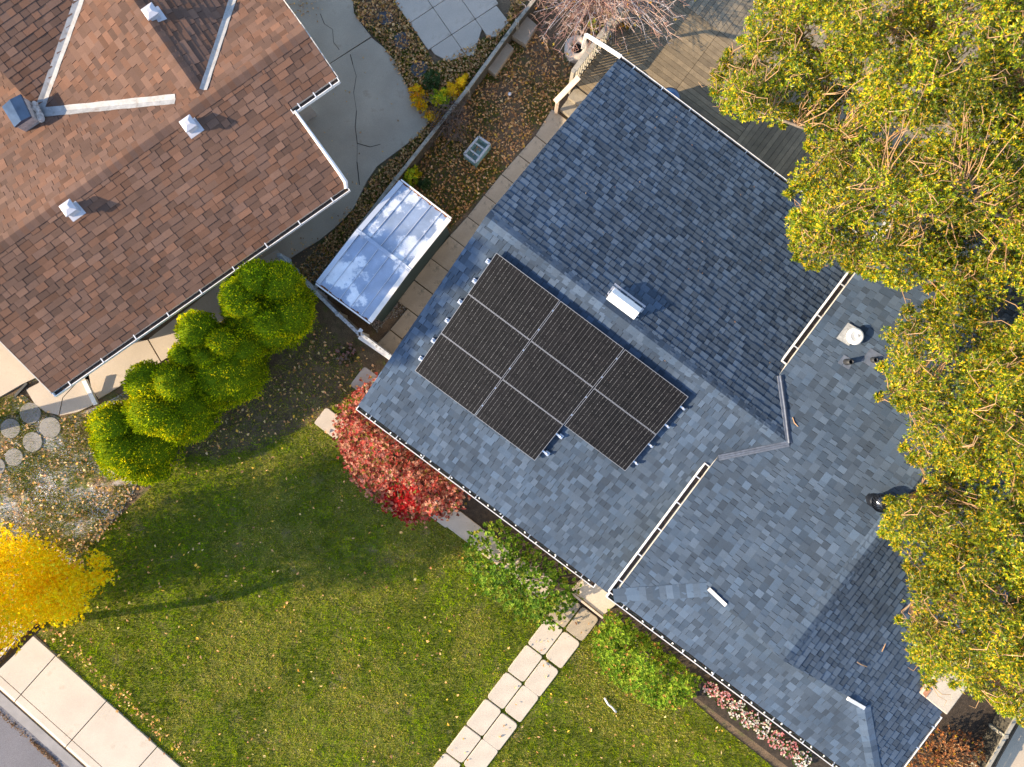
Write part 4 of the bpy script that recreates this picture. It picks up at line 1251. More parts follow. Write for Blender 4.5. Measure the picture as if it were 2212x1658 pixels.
# leaves along the road edge
rd = np.array([(x, y) for x, y in [(0, 1541)]]) + np.concatenate([NR.uniform(-.1, .45, (160, 1)), NR.uniform(.5, 1.0, (420, 1))]) * np.array([(130, 116)]) + NR.normal(0, 2.2, (580, 2))
litter('kerb_leaves', rd, .045, [(.30, .17, .08), (.22, .12, .06), (.40, .25, .12)], [3, 3, 1], z=-.015, zj=.02)


def pebbles(name, px, r, cols, w, z=-.02):
    n = len(px); xy = PXY(px, 0); c = np.concatenate([xy, np.full((n, 1), z) + NR.uniform(0, .015, (n, 1))], 1)
    rr = r * NR.uniform(.5, 1.4, (n, 1)); q = NR.normal(size=(n, 3)); a = unit(q); b = unit(np.cross(a, NR.normal(size=(n, 3)))); d = np.cross(a, b)
    A = a * rr; Bv = b * rr * NR.uniform(.6, 1, (n, 1)); D = d * rr * NR.uniform(.5, .9, (n, 1))
    T = []
    for s in (1, -1):
        for t in (1, -1):
            for u_ in (1, -1): T.append(np.stack([c + A * s, c + Bv * t, c + D * u_], 1))
    v = np.stack(T, 1).reshape(-1, 3); cc = np.repeat(palette(n, cols, w, .2), 8, 0)
    return tag(np_mesh(name, v, 3, cc, M['stones']), kind='stuff')


gp = sample(WEED, 34000); w_ = PXY(gp)
dens = np.exp(-(((gp - [130, 1050]) / [95, 55]) ** 2).sum(1)) + .9 * np.exp(-(((gp - [225, 1085]) / [60, 40]) ** 2).sum(1)) + .7 * np.exp(-(((gp - [70, 1170]) / [60, 40]) ** 2).sum(1)) + .6 * np.exp(-(((gp - [190, 985]) / [40, 30]) ** 2).sum(1)) + .35 * np.exp(-(((gp - [70, 930]) / [60, 40]) ** 2).sum(1))
gp = gp[NR.random(len(gp)) < dens * np.clip((vnoise(w_, 2.2) - .22) * 3.4, 0, 1.4)]
pebbles('gravel', gp, .0185, [(.86, .86, .90), (.72, .73, .80), (.88, .84, .80), (.50, .52, .58), (.72, .54, .46)], [4, 3, 2, 2, 1])
pk = np.concatenate([sample([(1010, 250 + 270), (905, 600), (890, 590), (985, 505)], 10), sample([(880, 595), (892, 610), (815, 720), (800, 700)], 900), sample([(905, 560), (930, 560), (870, 680), (840, 690)], 500), sample([(640, 590), (690, 540), (735, 570), (690, 615)], 900)])
pebbles('pebbles', pk, .022, [(.36, .34, .30), (.22, .21, .19), (.42, .33, .24), (.13, .12, .11)], [3, 3, 2, 2], z=-.01)


# ---- cedars
def cedar(label, lobes, loc, n):
    t = empty('cedar_shrub', (loc.x, loc.y, 0), label, 'cedar shrub', 'round golden cedars by the brown-roofed house')
    L_ = []
    for (x, y, z, rp, rz) in lobes:
        c = P(x, y, z); r = rp * 1.05 * K * (H - z); L_.append((np.array(c), np.array([r, r, rz])))
    P_, N_ = [], []
    area = [l[1][0] * (l[1][0] + l[1][2]) for l in L_]
    for (c, r), a in zip(L_, area):
        m = int(1.9 * n * a / sum(area)); q = unit(NR.normal(size=(m, 3))); q = q[q[:, 2] > -.45]
        # lumpy surface
        bump_ = 1 + .16 * (vnoise(q[:, :2] * 2.2 + c[:2], 1.6) - .5) + .16 * (vnoise(q[:, 1:] * 5 + c[1:], 1.7) - .5) + .10 * (vnoise(q[:, :2] * 12 + c[1:], 1.7) - .5)
        s = c + q * r * bump_[:, None] * NR.uniform(.93, 1.03, (len(q), 1))
        ok = s[:, 2] > .02
        for (c2, r2) in L_:
            if c2 is c: continue
            ok &= (((s - c2) / (r2 * .93)) ** 2).sum(1) > 1
        P_.append(s[ok]); N_.append(unit(q[ok] / r))
    p = np.concatenate(P_); nn = np.concatenate(N_)
    m = len(p)
    d = unit(nn + np.array([-.15, 0, .3]) + NR.normal(0, .38, (m, 3)))
    cl = palette(m, [(.42, .46, .004), (.24, .32, .004), (.66, .60, .007), (.09, .155, .005)], [4, 4, 2.6, 3.6], .2)
    yl = vnoise(p[:, :2] + p[:, 2:], 2.2)[:, None]
    yl2 = vnoise(p[:, :2] * 1.0 + p[:, 2:] * .7, 6.5)[:, None]
    cl = cl * (.52 + .96 * yl2) * (.75 + .55 * yl) * np.where(yl > .6, [[1.25, 1.08, .9]], [[.95, 1, 1]])
    v, cc = leaf_tris(p - d * .04, d, unit(np.cross(d, NR.normal(size=(m, 3)))), NR.uniform(.045, .085, m), NR.uniform(.018, .034, m), cl, fold=.1)
    np_mesh('crown', v, 3, cc, M['cedar'], t)
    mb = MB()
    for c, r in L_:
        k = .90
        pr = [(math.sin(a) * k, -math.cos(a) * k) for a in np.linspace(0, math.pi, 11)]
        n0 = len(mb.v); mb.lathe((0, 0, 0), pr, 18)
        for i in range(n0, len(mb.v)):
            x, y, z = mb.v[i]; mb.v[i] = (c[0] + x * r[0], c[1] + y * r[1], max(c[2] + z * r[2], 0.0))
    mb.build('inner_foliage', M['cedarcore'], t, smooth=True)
    mb = MB(); mb.tube([(loc.x, loc.y, -.02), (loc.x + .02, loc.y, .5)], [.12, .09], 8); mb.build('trunk', M['barkdark'], t)


cedar('largest golden cedar shrub, beside the shed end of the brown-roofed house',
      [(582, 668, 1.25, 92, 1.25), (527, 646, 2.21, 46, 0.68), (556, 606, 2.34, 40, 0.63), (549, 668, 2.42, 20, 0.44), (606, 616, 2.09, 46, 0.71), (580, 696, 2.21, 33, 0.52), (625, 680, 1.77, 48, 0.71)], P(582, 668), 17000)
cedar('second golden cedar shrub, between the largest one and the middle one',
      [(492, 788, 1.05, 84, 1.17), (430, 716, 2.17, 42, 0.63), (484, 742, 2.21, 30, 0.60), (402, 768, 1.93, 29, 0.55), (446, 768, 2.09, 26, 0.48), (520, 740, 1.61, 50, 0.63)], P(492, 788), 14000)
cedar('third golden cedar shrub, in the middle of the row of four towards the lawn',
      [(392, 872, 0.96, 80, 1.14), (322, 826, 1.89, 44, 0.63), (376, 824, 1.97, 42, 0.63), (330, 888, 1.85, 50, 0.60), (372, 912, 1.69, 36, 0.48)], P(392, 872), 14000)
cedar('smallest golden cedar shrub at the lower left end of the row, by the gravel',
      [(300, 955, 0.81, 86, 0.98), (246, 918, 1.53, 48, 0.60), (256, 966, 1.45, 48, 0.55), (282, 1000, 1.37, 30, 0.40), (322, 1000, 0.88, 46, 0.55)], P(300, 955), 13000)


# ---- generic leafy bush built over a ground outline
def bush(name, label, cat, poly, zmax, n, k, L, W, cols, w, zlo=.25, stems=14, group=None, colfn=None, scale=40, mt='leaf', twig='bark', gloss=None, keepz=None):
    ctr = np.array(poly, float).mean(0); base = P(*ctr)
    t = empty(name, (base.x, base.y, 0), label, cat, group)
    px_ = sample(poly, n); d = edge_dist(px_, poly); px_ = px_ + NR.normal(0, .09 * scale, px_.shape); dm = np.clip(d / scale, 0, 1)
    z = zmax * np.sqrt(np.clip(dm, .04, 1)) * NR.uniform(.45, 1.0, n) * (.45 + .95 * vnoise(px_, .045)); z = np.maximum(z, zlo * NR.uniform(.4, 1, n))
    if keepz is not None: z = keepz(px_, z)
    s = K * (H - z); c = np.stack([(px_[:, 0] - 1106) * s, (829 - px_[:, 1]) * s, z], 1)
    ax = unit(np.stack([NR.normal(-.15, .55, n), NR.normal(0, .55, n), np.ones(n)], 1))
    cl = palette(n, cols, w, .2)
    if colfn is not None: cl = colfn(px_, cl)
    clk = np.repeat(cl, k, 0) * NR.uniform(.8, 1.2, (n * k, 1))
    v, cc = rosettes(c, ax, k, L, W, clk)
    np_mesh('foliage', v, 3, cc, M[mt], t)
    mb = MB()
    for i in NR.choice(n, stems):
        e_ = Vector(c[i]); b_ = Vector((base.x, base.y, 0)).lerp(Vector((e_.x, e_.y, 0)), .35); m_ = b_.lerp(e_, .5) + Vector((R.uniform(-.08, .08), R.uniform(-.08, .08), .1))
        mb.tube([b_, m_, e_], [.014, .01, .005], 5)
    mb.build('stems', M[twig], t)
    return t, c


RED = [(842, 800), (800, 826), (745, 868), (722, 915), (735, 975), (765, 1040), (830, 1095), (885, 1130), (945, 1118), (1005, 1092), (1012, 1058), (960, 1015), (900, 985), (840, 925), (790, 885), (820, 840)]


def redcol(p, c):
    k = np.exp(-(((p - [868, 1085]) / [32, 42]) ** 2).sum(1))[:, None]; r = NR.random((len(p), 1))
    return np.where(r < k * .9, np.array([[.42, .018, .018]]) * NR.uniform(.7, 1.2, (len(p), 1)), c)


bush('red_bush', 'dense red and pink autumn bush along the front gutter', 'bush', RED, 2.35, 4000, 6, .066, .042,
     [(.62, .24, .17), (.42, .09, .065), (.70, .38, .25), (.20, .07, .045), (.26, .20, .04), (.56, .11, .08)], [4, 3, 3.6, 2.2, 2, 3], stems=30, colfn=redcol, scale=70)
G1 = [(1000, 1180), (1025, 1140), (1080, 1128), (1130, 1168), (1190, 1215), (1250, 1262), (1248, 1300), (1222, 1328), (1196, 1358), (1150, 1340), (1105, 1328), (1075, 1300), (1030, 1268), (1005, 1230)]
bush('green_shrub', 'loose green shrub with gaps on the lawn edge, left of the front walk', 'shrub', G1, 1.9, 1050, 6, .080, .056,
     [(.15, .26, .02), (.24, .34, .035), (.085, .17, .016), (.36, .38, .05)], [4, 3, 3, 1], stems=46, scale=55)
G2 = [(1312, 1320), (1345, 1335), (1400, 1378), (1470, 1432), (1512, 1468), (1500, 1500), (1475, 1525), (1420, 1528), (1370, 1502), (1322, 1470), (1288, 1425), (1280, 1385)]
bush('green_shrub', 'dense bright green shrub below the gutter, right of the front walk', 'shrub', G2, 2.1, 2700, 6, .064, .042,
     [(.20, .32, .022), (.31, .40, .035), (.10, .19, .016), (.46, .26, .07)], [4, 4, 3, .7], stems=20, scale=45)
# flower bed clumps
FA = np.array([(1512, 1487), (1738, 1660)]); FN = ['at the upper end', 'second from the upper end', 'third from the upper end', 'fourth, mostly white', 'fifth, white and pink', 'sixth, mostly pink', 'seventh, white and pink', 'lowest, cut by the picture edge']
for i in range(8):
    f_ = (i + .5) / 8; c2 = FA[0] * (1 - f_) + FA[1] * f_ + np.array([10, -8]); col_pink = i in (0, 1, 5, 6)
    hw = [16, 19, 22, 23, 22, 21, 22, 22][i]
    ang = np.linspace(0, 2 * np.pi, 12, endpoint=False); poly = [(c2[0] + .78 * 19 * np.cos(a) + .6 * hw * np.sin(a), c2[1] + .62 * 19 * np.cos(a) - .78 * hw * np.sin(a)) for a in ang]
    t, c = bush('flower_clump', 'clump of %s flowers in the garage bed, %s' % ('pink' if i in (0, 1, 5) else 'white' if i in (3,) else 'white and pink', FN[i]), 'flowers', poly, .42, 130, 5, .05, .035,
                [(.05, .09, .02), (.08, .12, .02), (.15, .08, .05)], [3, 2, 1], zlo=.15, stems=8, group='flowers in the garage bed', scale=20)
    m = 75; px_ = sample(poly, m); z = NR.uniform(.34, .5, m); s = K * (H - z); cc_ = np.stack([(px_[:, 0] - 1106) * s, (829 - px_[:, 1]) * s, z], 1)
    pal_ = palette(m, [(.75, .70, .64), (.72, .66, .45), (.62, .22, .22), (.66, .36, .34)], [2, 1, 6, 4] if col_pink else [7, 2, 1.5, 1.5], .12)
    v, c3 = rosettes(cc_, np.tile([[0., 0, 1]], (m, 1)) + NR.normal(0, .3, (m, 3)), 7, .034, .03, np.repeat(pal_, 7, 0), spread=1.4)
    np_mesh('blooms', v, 3, c3, M['petal'], t)
# sedum with pink heads
sp = [(725, 765), (760, 745), (772, 760), (765, 785), (735, 790), (728, 780)]
t, c = bush('sedum_plant', 'small plant with round pink flower heads near the gate', 'plant', sp, .3, 70, 5, .05, .03, [(.06, .08, .03), (.1, .09, .03)], [2, 1], zlo=.1, stems=10, scale=15)
hd_ = np.array([(738, 751), (757, 745), (757, 752), (766, 757), (764, 762), (728, 758), (732, 760), (752, 762), (742, 766), (730, 775), (737, 774), (747, 770), (748, 775), (735, 785), (739, 776)])
m = len(hd_); z = np.full(m, .32); s = K * (H - z); cc_ = np.stack([(hd_[:, 0] - 1106) * s, (829 - hd_[:, 1]) * s, z], 1)
v, c3 = rosettes(cc_, np.tile([[0., 0, 1]], (m, 1)), 9, .055, .04, np.repeat(palette(m, [(.45, .16, .16), (.35, .18, .15)], [1, 1]), 9, 0), spread=1.6); np_mesh('flower_heads', v, 3, c3, M['petal'], t)
v, c3 = rosettes(cc_ + [0, 0, .012], np.tile([[0., 0, 1]], (m, 1)), 7, .03, .028, np.repeat(palette(m, [(.22, .24, .16)], [1]), 7, 0), spread=1.4); np_mesh('flower_centres', v, 3, c3, M['petal'], t)
# yellow and green plants by the long fence
YC = [(.95, .60, .02), (.85, .55, .02), (.9, .42, .015)]; GC = [(.40, .46, .02), (.24, .33, .02), (.70, .58, .02)]; GG = [(.10, .15, .05), (.07, .11, .03)]
for poly, colr, lab, zz in (([(885, 190), (905, 185), (925, 205), (925, 235), (905, 240), (890, 225)], YC, 'orange-yellow plant at the edge of the grey concrete yard', .4),
                            ([(935, 195), (965, 190), (980, 210), (970, 235), (940, 232), (925, 215)], GC, 'yellow-green leafy plant between the orange ones by the fence', .6),
                            ([(965, 180), (990, 185), (1003, 200), (985, 220), (968, 205)], YC, 'orange-yellow plant leaning on the long fence', .6),
                            ([(920, 245), (955, 243), (958, 258), (940, 268), (922, 258)], YC, 'low bright yellow plant beside the rocks and fence', .4),
                            ([(915, 162), (935, 152), (950, 165), (945, 195), (920, 190)], GG, 'grey-green plant above the orange plants', .45),
                            ([(870, 360), (895, 358), (910, 375), (905, 395), (885, 405), (868, 385)], GC, 'yellow-green sapling at the upper corner of the shed', .7),
                            ([(905, 395), (925, 390), (930, 402), (915, 408)], GG, 'small green plant beside the shed eave', .3),
                            ([(988, 175), (1010, 160), (1000, 195)], YC, 'small orange leaves poking over the long fence', .9)):
    bush('yard_plant', lab, 'plant', poly, zz, 85, 7, .085, .036, colr, [3, 2, 2][:len(colr)], zlo=.2, stems=14, group='plants by the long fence', scale=14, twig='twig')
# bush with orange leaves at the lower right corner
OB = [(1985, 1600), (2020, 1580), (2060, 1572), (2105, 1590), (2140, 1620), (2120, 1680), (2060, 1740), (1960, 1740), (1950, 1660)]
t, c = bush('orange_bush', 'sparse orange and yellow leaved bush at the lower right corner', 'bush', OB, 1.3, 700, 5, .06, .034, [(.40, .17, .06), (.30, .11, .04), (.55, .34, .03), (.2, .1, .05)], [4, 3, 1.2, 3], stems=90, scale=45, twig='twig')


# ---- twiggy dry shrub at the top
def dry_shrub(name, label, root, tips, n, z1, cols, leaves):
    rt = P(*root); t = empty(name, (rt.x, rt.y, 0), label, 'shrub')
    mb = MB(); ends = []
    for i in range(n):
        tx, ty = tips(); zt = R.uniform(*z1); e_ = P(tx, ty, zt)
        b_ = Vector((rt.x + R.uniform(-.5, .5), rt.y + R.uniform(-.4, .4), 0))
        m1 = b_.lerp(e_, .45) + Vector((0, 0, .45 + R.uniform(0, .4))); m2 = b_.lerp(e_, .8) + Vector((R.uniform(-.1, .1), R.uniform(-.1, .1), .3))
        col = R.choice(cols); mb.tube([b_, m1, m2, e_], [.012, .009, .006, .003], 4, col=col)
        ends.append(e_)
        for k in range(R.randint(4, 8)):
            f_ = R.uniform(.45, 1); s_ = (m1.lerp(m2, (f_ - .45) / .35) if f_ < .8 else m2.lerp(e_, (f_ - .8) / .2))
            d = (e_ - b_).normalized(); sd_ = Vector((R.uniform(-1, 1), R.uniform(-1, 1), R.uniform(-.4, .4))).normalized()
            q = s_ + (d * .6 + sd_ * .8) * R.uniform(.1, .35); qm = s_.lerp(q, .5) + sd_ * .02; c2 = R.choice(cols)
            mb.tube([s_, qm, q], [.005, .004, .002], 3, col=c2)
            for _ in range(2):
                sd2 = Vector((R.uniform(-1, 1), R.uniform(-1, 1), R.uniform(-.3, .3))).normalized(); mb.tube([qm, qm + (d * .4 + sd2) * R.uniform(.05, .15)], [.0035, .002], 3, col=c2)
    mb.build('twigs', M['deadtwig'], t)
    c = np.array([e for e in ends if R.random() < leaves]).reshape(-1, 3)
    if len(c):
        v, cc = rosettes(c, np.tile([[0., 0, 1]], (len(c), 1)) + NR.normal(0, .4, (len(c), 3)), 4, .05, .035, np.repeat(palette(len(c), [(.5, .25, .05), (.4, .3, .05)], [1, 1]), 4, 0)); np_mesh('leaves', v, 3, cc, M['leaf'], t)


TW = [(.40, .26, .19), (.46, .30, .22), (.34, .18, .14), (.45, .40, .40), (.30, .15, .12)]


def tipfn():
    a = R.uniform(math.radians(8), math.radians(172)); r = R.uniform(50, 190) * (1 if .5 < a < 2.6 else 1)
    return (1305 + r * 1.05 * math.cos(a), -22 + r * .85 * math.sin(a))


dry_shrub('bare_shrub', 'large leafless shrub with arching pink-brown twigs at the top beside the deck railing', (1290, -15), tipfn, 150, (.9, 1.9), TW, .18)
dry_shrub('dead_stems', 'pile of dark dry stems leaning on the long fence', (965, 275), lambda: (R.uniform(930, 1010), R.uniform(215, 330)), 40, (.1, .5), [(.09, .06, .045), (.14, .09, .06)], 0)
for poly, colr, lab in (([(1268, 55), (1282, 40), (1292, 62), (1285, 75)], [(.25, .30, .04), (.4, .3, .04)], 'light green sprig between the bare twigs above the planter'),
                        ([(1300, 55), (1315, 48), (1318, 62), (1302, 68)], [(.16, .2, .03), (.25, .26, .04)], 'green sprig beside the deck railing under the bare twigs'),
                        ([(1335, 55), (1355, 50), (1358, 60), (1340, 64)], [(.55, .28, .02), (.5, .3, .03)], 'orange leafy sprig beyond the deck railing')):
    bush('sprig', lab, 'plant', poly, 1.0, 26, 6, .06, .032, colr, [1, 1], zlo=.6, stems=8, scale=8, twig='twig')

# ---- yellow street tree at the lower left
yb = P(82, 1350); yt = empty('yellow_tree', (yb.x, yb.y, 0), 'young tree with bright yellow autumn leaves and a leaning dark trunk', 'tree')
tk = [P(84, 1350, -.02), P(62, 1372, .55), P(20, 1414, 1.4), P(-30, 1462, 2.3), P(-70, 1480, 3.1), P(-120, 1470, 4.2)]
mb = MB(); mb.tube(tk, [.135, .105, .10, .09, .065, .03], 12); mb.build('trunk', M['barkdark'], yt, smooth=True)
cl = []; cz0 = np.array([-12.35, -5.0, 2.75])
m = 0; YP = [(-330, 1420), (-200, 1290), (-90, 1200), (0, 1150), (60, 1168), (105, 1195), (150, 1200), (170, 1235), (165, 1290), (175, 1310), (150, 1338), (100, 1335), (62, 1350), (22, 1384), (-30, 1425), (-60, 1500), (-120, 1600), (-300, 1600)]
px_ = sample(YP, 1500); d = edge_dist(px_, YP); z = np.clip(1.7 + .0056 * ((100 - px_[:, 0]) * .8 + (px_[:, 1] - 1200)) + 2.2 * (NR.random(1500) - .5), .8, 5.2)
EXT = np.array([(210, 1212), (222, 1208), (205, 1250), (225, 1245), (190, 1260), (215, 1255), (180, 1240), (190, 1262), (172, 1255)])
LOWP = sample([(60, 1190), (110, 1198), (172, 1238), (178, 1310), (150, 1338), (100, 1335), (30, 1330)], 330); px_ = np.concatenate([px_ + NR.normal(0, 6, px_.shape), LOWP]); z = np.concatenate([z, NR.uniform(.5, 1.9, 330)])
px_ = np.concatenate([px_, np.repeat(EXT, 5, 0) + NR.normal(0, 5, (len(EXT) * 5, 2))]); z = np.concatenate([z, np.full(len(EXT) * 5, 1.9) + NR.normal(0, .1, len(EXT) * 5)])
s = K * (H - z); c = np.stack([(px_[:, 0] - 1106) * s, (829 - px_[:, 1]) * s, z], 1)
n = len(c); k_ = 12; cc0 = np.repeat(c, k_, 0) + NR.normal(0, .12, (n * k_, 3))
ax = unit(NR.normal(0, .6, (n * k_, 3)) + [-.2, 0, 1.0])
cl = palette(n * k_, [(.97, .74, .006), (.95, .64, .006), (.97, .82, .04), (.72, .66, .015), (.92, .50, .008)], [5, 4, 3, 1.6, 1], .1)
v, cc = rosettes(cc0, ax, 5, .062, .03, np.repeat(cl, 5, 0)); np_mesh('crown', v, 3, cc, M['leaf_yellow'], yt)
mb = MB()
for i in NR.choice(n, 34):
    e_ = Vector(c[i]); b_ = tk[3].lerp(tk[5], R.random()) if R.random() < .6 else tk[2].lerp(tk[3], R.uniform(.5, 1)); m_ = b_.lerp(e_, .5) + Vector((0, 0, .2)); mb.tube([b_, m_, e_], [.018, .010, .004], 5)
mb.build('branches', M['barkdark'], yt)

# ---- the large tree over the right side
TP = [(1635, -90), (1628, 5), (1600, 60), (1592, 90), (1560, 110), (1548, 140), (1520, 178), (1532, 200), (1522, 215), (1545, 240), (1600, 262), (1640, 265), (1688, 285), (1705, 262), (1740, 270), (1728, 305), (1738, 330), (1715, 350), (1690, 372), (1698, 395), (1684, 412), (1705, 430), (1732, 428), (1728, 450), (1700, 458), (1682, 495), (1712, 520), (1705, 548), (1735, 580), (1775, 588), (1800, 570), (1822, 585), (1850, 592), (1880, 603), (1960, 640), (2040, 625), (1985, 660), (1950, 655), (1928, 668), (1915, 705), (1880, 715), (1895, 740), (1915, 760), (1898, 780), (1888, 815), (1920, 830), (1888, 860), (1930, 880), (1960, 905), (1930, 930), (1945, 960), (1928, 985), (1960, 1000), (2005, 1040), (1965, 1062), (1920, 1072), (1880, 1090), (1905, 1120), (1885, 1145), (1925, 1180), (1942, 1210), (1965, 1245), (1935, 1280), (1955, 1310), (1925, 1345), (1950, 1370), (1940, 1420), (1985, 1440), (1980, 1475), (2010, 1500), (2060, 1485), (2090, 1520), (2130, 1510), (2150, 1540), (2200, 1560), (2260, 1575), (2420, 1520), (2560, 1300), (2600, 800), (2560, 300), (2400, -90)]
tr = P(2190, 700); tree = empty('large_tree', (tr.x, tr.y, 0), 'large glossy-leaved tree with yellowing leaves spreading over the right of the roof', 'tree')
NCL = 2500
px_ = sample(TP, NCL); d = edge_dist(px_, TP, skip=tuple(range(len(TP) - 7, len(TP))))
px_ = px_[d > 6]; d = d[d > 6]
gap = vnoise(px_, .0105); keep = (gap > .22) | (d < 40) | (px_[:, 1] > 880); px_ = px_[keep]; d = d[keep]
n = len(px_)
z = 5.5 + 2.3 * np.sqrt(np.clip(d / 420, 0, 1)) + NR.uniform(-.75, .75, n) - (NR.random(n) < .3) * 1.0 * np.clip(d / 120, 0, 1)
s = K * (H - z); cc_ = np.stack([(px_[:, 0] - 1106) * s, (829 - px_[:, 1]) * s, z], 1)
# survey outline is where leaf tips reach, so clumps shrink towards the edge
rad = np.clip(d * K * 13.5, .09, .30)
nr_ = 44
off = unit(NR.normal(size=(n, nr_, 3))) * NR.random((n, nr_, 1)) ** .45 * rad[:, None, None] * [1, 1, .75]
rc = cc_[:, None] + off
ax = unit(off / rad[:, None, None] * .8 + np.array([-.25, 0, .75]) + NR.normal(0, .35, off.shape))
N_ = n * nr_
tone = vnoise(px_, .02)[:, None]
base_c = palette(N_ * 6, [(.14, .20, .006), (.28, .285, .008), (.055, .105, .006), (.56, .41, .010), (.68, .37, .010)], [4, 4, 3.6, 2.0, .8], .3)
base_c = base_c * np.repeat(.55 + .9 * tone, nr_ * 6, 0)
v, cl = rosettes(rc.reshape(-1, 3), ax.reshape(-1, 3), 6, .064, .021, base_c)
np_mesh('crown', v, 3, cl, M['leaf_gloss'], tree)
# trunk and limbs
top = Vector((tr.x, tr.y, 3.2))
mb = MB(); mb.tube([(tr.x, tr.y, -.02), (tr.x + .05, tr.y, 1.2), (tr.x, tr.y + .05, 2.4), top], [.34, .27, .25, .22], 12); mb.build('trunk', M['bark'], tree, smooth=True)
lim = MB(); nodes = []
ends = []
idx = [int(np.argmin(px_[:, 0] + 0 * px_[:, 1]))]
while len(idx) < 30:
    dd = np.min(np.linalg.norm(px_[:, None] - px_[idx][None], axis=2), axis=1); idx.append(int(np.argmax(dd)))
for i in idx:
    e_ = Vector(cc_[i]); e_ = e_ - Vector((0, 0, .1)); d_ = e_ - top
    p1 = top + d_ * .3 + Vector((R.uniform(-.3, .3), R.uniform(-.3, .3), .7)); p2 = top + d_ * .62 + Vector((R.uniform(-.35, .35), R.uniform(-.35, .35), .75)); p3 = top + d_ * .85 + Vector((R.uniform(-.2, .2), R.uniform(-.2, .2), .35))
    path = [top, p1, p2, p3, e_]; L_ = d_.length
    lim.tube(path, [.05 + .014 * L_ * .5, .05 + .008 * L_ * .5, .05, .032, .012], 7)
    for a, b in zip(path[1:], path[2:]):
        for f_ in (0, .33, .66): nodes.append(a.lerp(b, f_))
lim.build('limbs', M['bark'], tree, smooth=True)
nd_ = np.array([tuple(p) for p in nodes])
br_ = MB(); tw = MB()
for i in range(n):
    c = cc_[i]; j = int(np.argmin(np.linalg.norm(nd_ - c, axis=1) + .8 * np.maximum(nd_[:, 2] - c[2], 0))); a = Vector(nd_[j]); b = Vector(c)
    m1 = a.lerp(b, .35) + Vector((R.uniform(-.12, .12), R.uniform(-.12, .12), R.uniform(-.05, .2))); m2 = a.lerp(b, .7) + Vector((R.uniform(-.12, .12), R.uniform(-.12, .12), R.uniform(.05, .25)))
    br_.tube([a, m1, m2, b], [.012, .009, .006, .0035], 4, caps=False)
    for k in range(2):
        e_ = Vector(rc[i, k]); s0 = m2.lerp(b, R.random()); mm = s0.lerp(e_, .5) + Vector((R.uniform(-.05, .05), R.uniform(-.05, .05), R.uniform(0, .1)))
        tw.tube([s0, mm, e_ + Vector((0, 0, .02))], [.005, .004, .0025], 3, caps=False)
    if R.random() < .22:
        for k in range(2):                # bare reddish twiglets that stand above the leaves
            s0 = b + Vector((0, 0, .1)); a1 = R.uniform(0, 6.28); q1 = s0 + Vector((math.cos(a1) * .16, math.sin(a1) * .16, rad[i] * .8 + .02)); q2 = q1 + Vector((math.cos(a1 + .8) * .16, math.sin(a1 + .8) * .16, .02)); q3 = q2 + Vector((math.cos(a1 - .6) * .12, math.sin(a1 - .6) * .12, -.02))
            tw.tube([s0, q1, q2, q3], [.0075, .007, .005, .003], 4, caps=False)
br_.build('branches', M['twig'], tree); tw.build('twigs', M['twig'], tree)

# ---- tall tree outside the left edge; its crown shades the shed roof and the near roof edge
sv = Vector((math.cos(math.radians(24)) * math.cos(math.radians(14)), math.cos(math.radians(24)) * math.sin(math.radians(14)), -math.sin(math.radians(24))))
ot = empty('tall_tree', (-15.2, -1.4, 0), 'tall leafy tree just outside the left edge beside the round pavers', 'tree')
tg = [tuple(P(x, y, 1.6)) for x, y in sample([(700, 600), (760, 530), (800, 515), (850, 520), (870, 560), (885, 590), (850, 640), (800, 690), (740, 660)], 95)]
for cx_, cy_, rr_ in ((1000, 545, 20), (955, 600, 26), (918, 655, 26), (880, 705, 24), (850, 760, 22), (985, 590, 14), (905, 700, 20)):
    tg += [tuple(FRONT.hit(cx_ + rr_ * math.cos(a) * f_, cy_ + rr_ * math.sin(a) * f_)) for a, f_ in zip(NR.uniform(0, 6.28, 16), NR.random(16) ** .5)]
oc = np.array(tg); xx = NR.uniform(-16.2, -14.2, len(oc)); oc = oc + np.array(sv)[None] * ((xx - oc[:, 0]) / sv.x)[:, None]
oc = np.repeat(oc, 12, 0) + NR.normal(0, .1, (len(oc) * 12, 3))
v, cl = rosettes(oc, unit(NR.normal(0, .6, (len(oc), 3)) + [0, 0, 1.]), 6, .10, .05, np.repeat(palette(len(oc), [(.3, .26, .03), (.15, .18, .02)], [1, 1]), 6, 0)); np_mesh('crown', v, 3, cl, M['leaf'], ot)
mb = MB(); mb.tube([(-15.2, -1.4, 0), (-15.2, -1.35, 3), (-15.3, -1.4, 6), (-15.2, -1.3, 8.6)], [.2, .16, .13, .05], 9)
for i in range(0, len(oc), 60): mb.tube([(-15.25, -1.38, 5 + 2.5 * R.random()), tuple((Vector(oc[i]) + Vector((-15.25, -1.38, 6.5))) / 2), tuple(oc[i])], [.05, .03, .01], 5)
mb.build('trunk', M['bark'], ot)

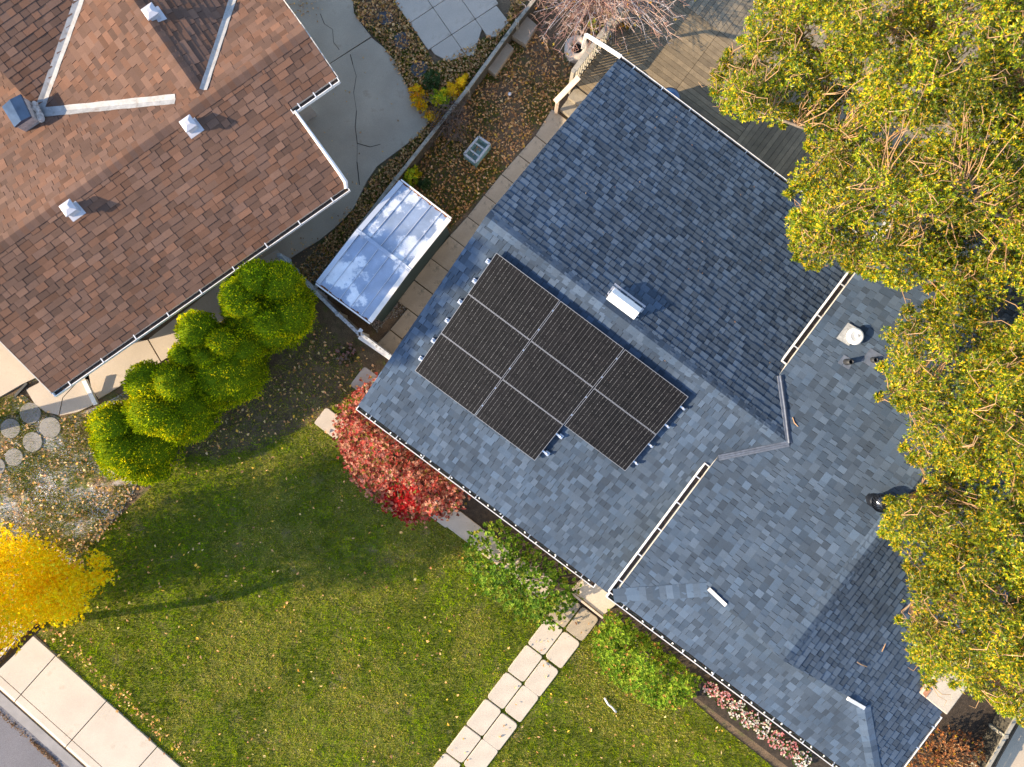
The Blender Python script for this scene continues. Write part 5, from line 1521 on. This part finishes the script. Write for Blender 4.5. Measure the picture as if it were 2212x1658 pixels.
# ---- debris on the roofs
m = 40; dp = NR.uniform([1250, 250], [1800, 850], (m, 2)); vv = []
for x, y in dp: vv.append(tuple((BACK.hit(x, y, .03) if (y - 500) < .735 * (x - 1060) else FRONT.hit(x, y, .03))))
c = np.array(vv); d = unit(np.stack([NR.normal(size=m), NR.normal(size=m), NR.normal(0, .2, m)], 1))
v, cc = leaf_tris(c, d, unit(NR.normal(0, .5, (m, 3)) + [0, 0, 1]), .05, .016, palette(m, [(.3, .17, .09), (.16, .1, .06), (.4, .3, .2)], [3, 2, 1])); tag(np_mesh('roof_leaves', v, 3, cc, M['litter']), kind='stuff')

# ================================================================== LIGHT, SKY, CAMERA
EL = math.radians(24); AZ = math.radians(14)      # sunlight travels towards +x, slightly +y
w = bpy.data.worlds.new('World'); SC.world = w; w.use_nodes = True
nt = w.node_tree; bg = nt.nodes['Background']; sky = nt.nodes.new('ShaderNodeTexSky'); sky.sky_type = 'NISHITA'; sky.sun_disc = False
sky.sun_elevation = EL; sky.sun_rotation = math.atan2(-math.cos(AZ), -math.sin(AZ)); sky.altitude = 900; sky.air_density = 1.0; sky.dust_density = 1.0
nt.links.new(sky.outputs[0], bg.inputs['Color']); bg.inputs['Strength'].default_value = .15
sun = bpy.data.lights.new('sun', 'SUN'); sun.energy = 3.7; sun.angle = math.radians(.55); sun.color = (1.0, .82, .58)
so = bpy.data.objects.new('sun', sun); COL.objects.link(so); so.location = (-20, -5, 25)
so.rotation_euler = Vector((math.cos(EL) * math.cos(AZ), math.cos(EL) * math.sin(AZ), -math.sin(EL))).to_track_quat('-Z', 'Y').to_euler()
cam = bpy.data.cameras.new('camera'); cam.sensor_fit = 'HORIZONTAL'; cam.angle = math.radians(70); cam.clip_end = 500; cam.clip_start = .1
co = bpy.data.objects.new('camera', cam); COL.objects.link(co); co.location = (0, 0, H); co.rotation_euler = (0, 0, 0)
SC.camera = co
SC.view_settings.view_transform = 'Standard'; SC.view_settings.look = 'None'; SC.view_settings.gamma = 1; SC.view_settings.exposure = 1.55
SC.cycles.max_bounces = 6; SC.cycles.diffuse_bounces = 3; SC.cycles.transparent_max_bounces = 4; SC.cycles.caustics_reflective = False; SC.cycles.caustics_refractive = False
SC.cycles.use_denoising = True
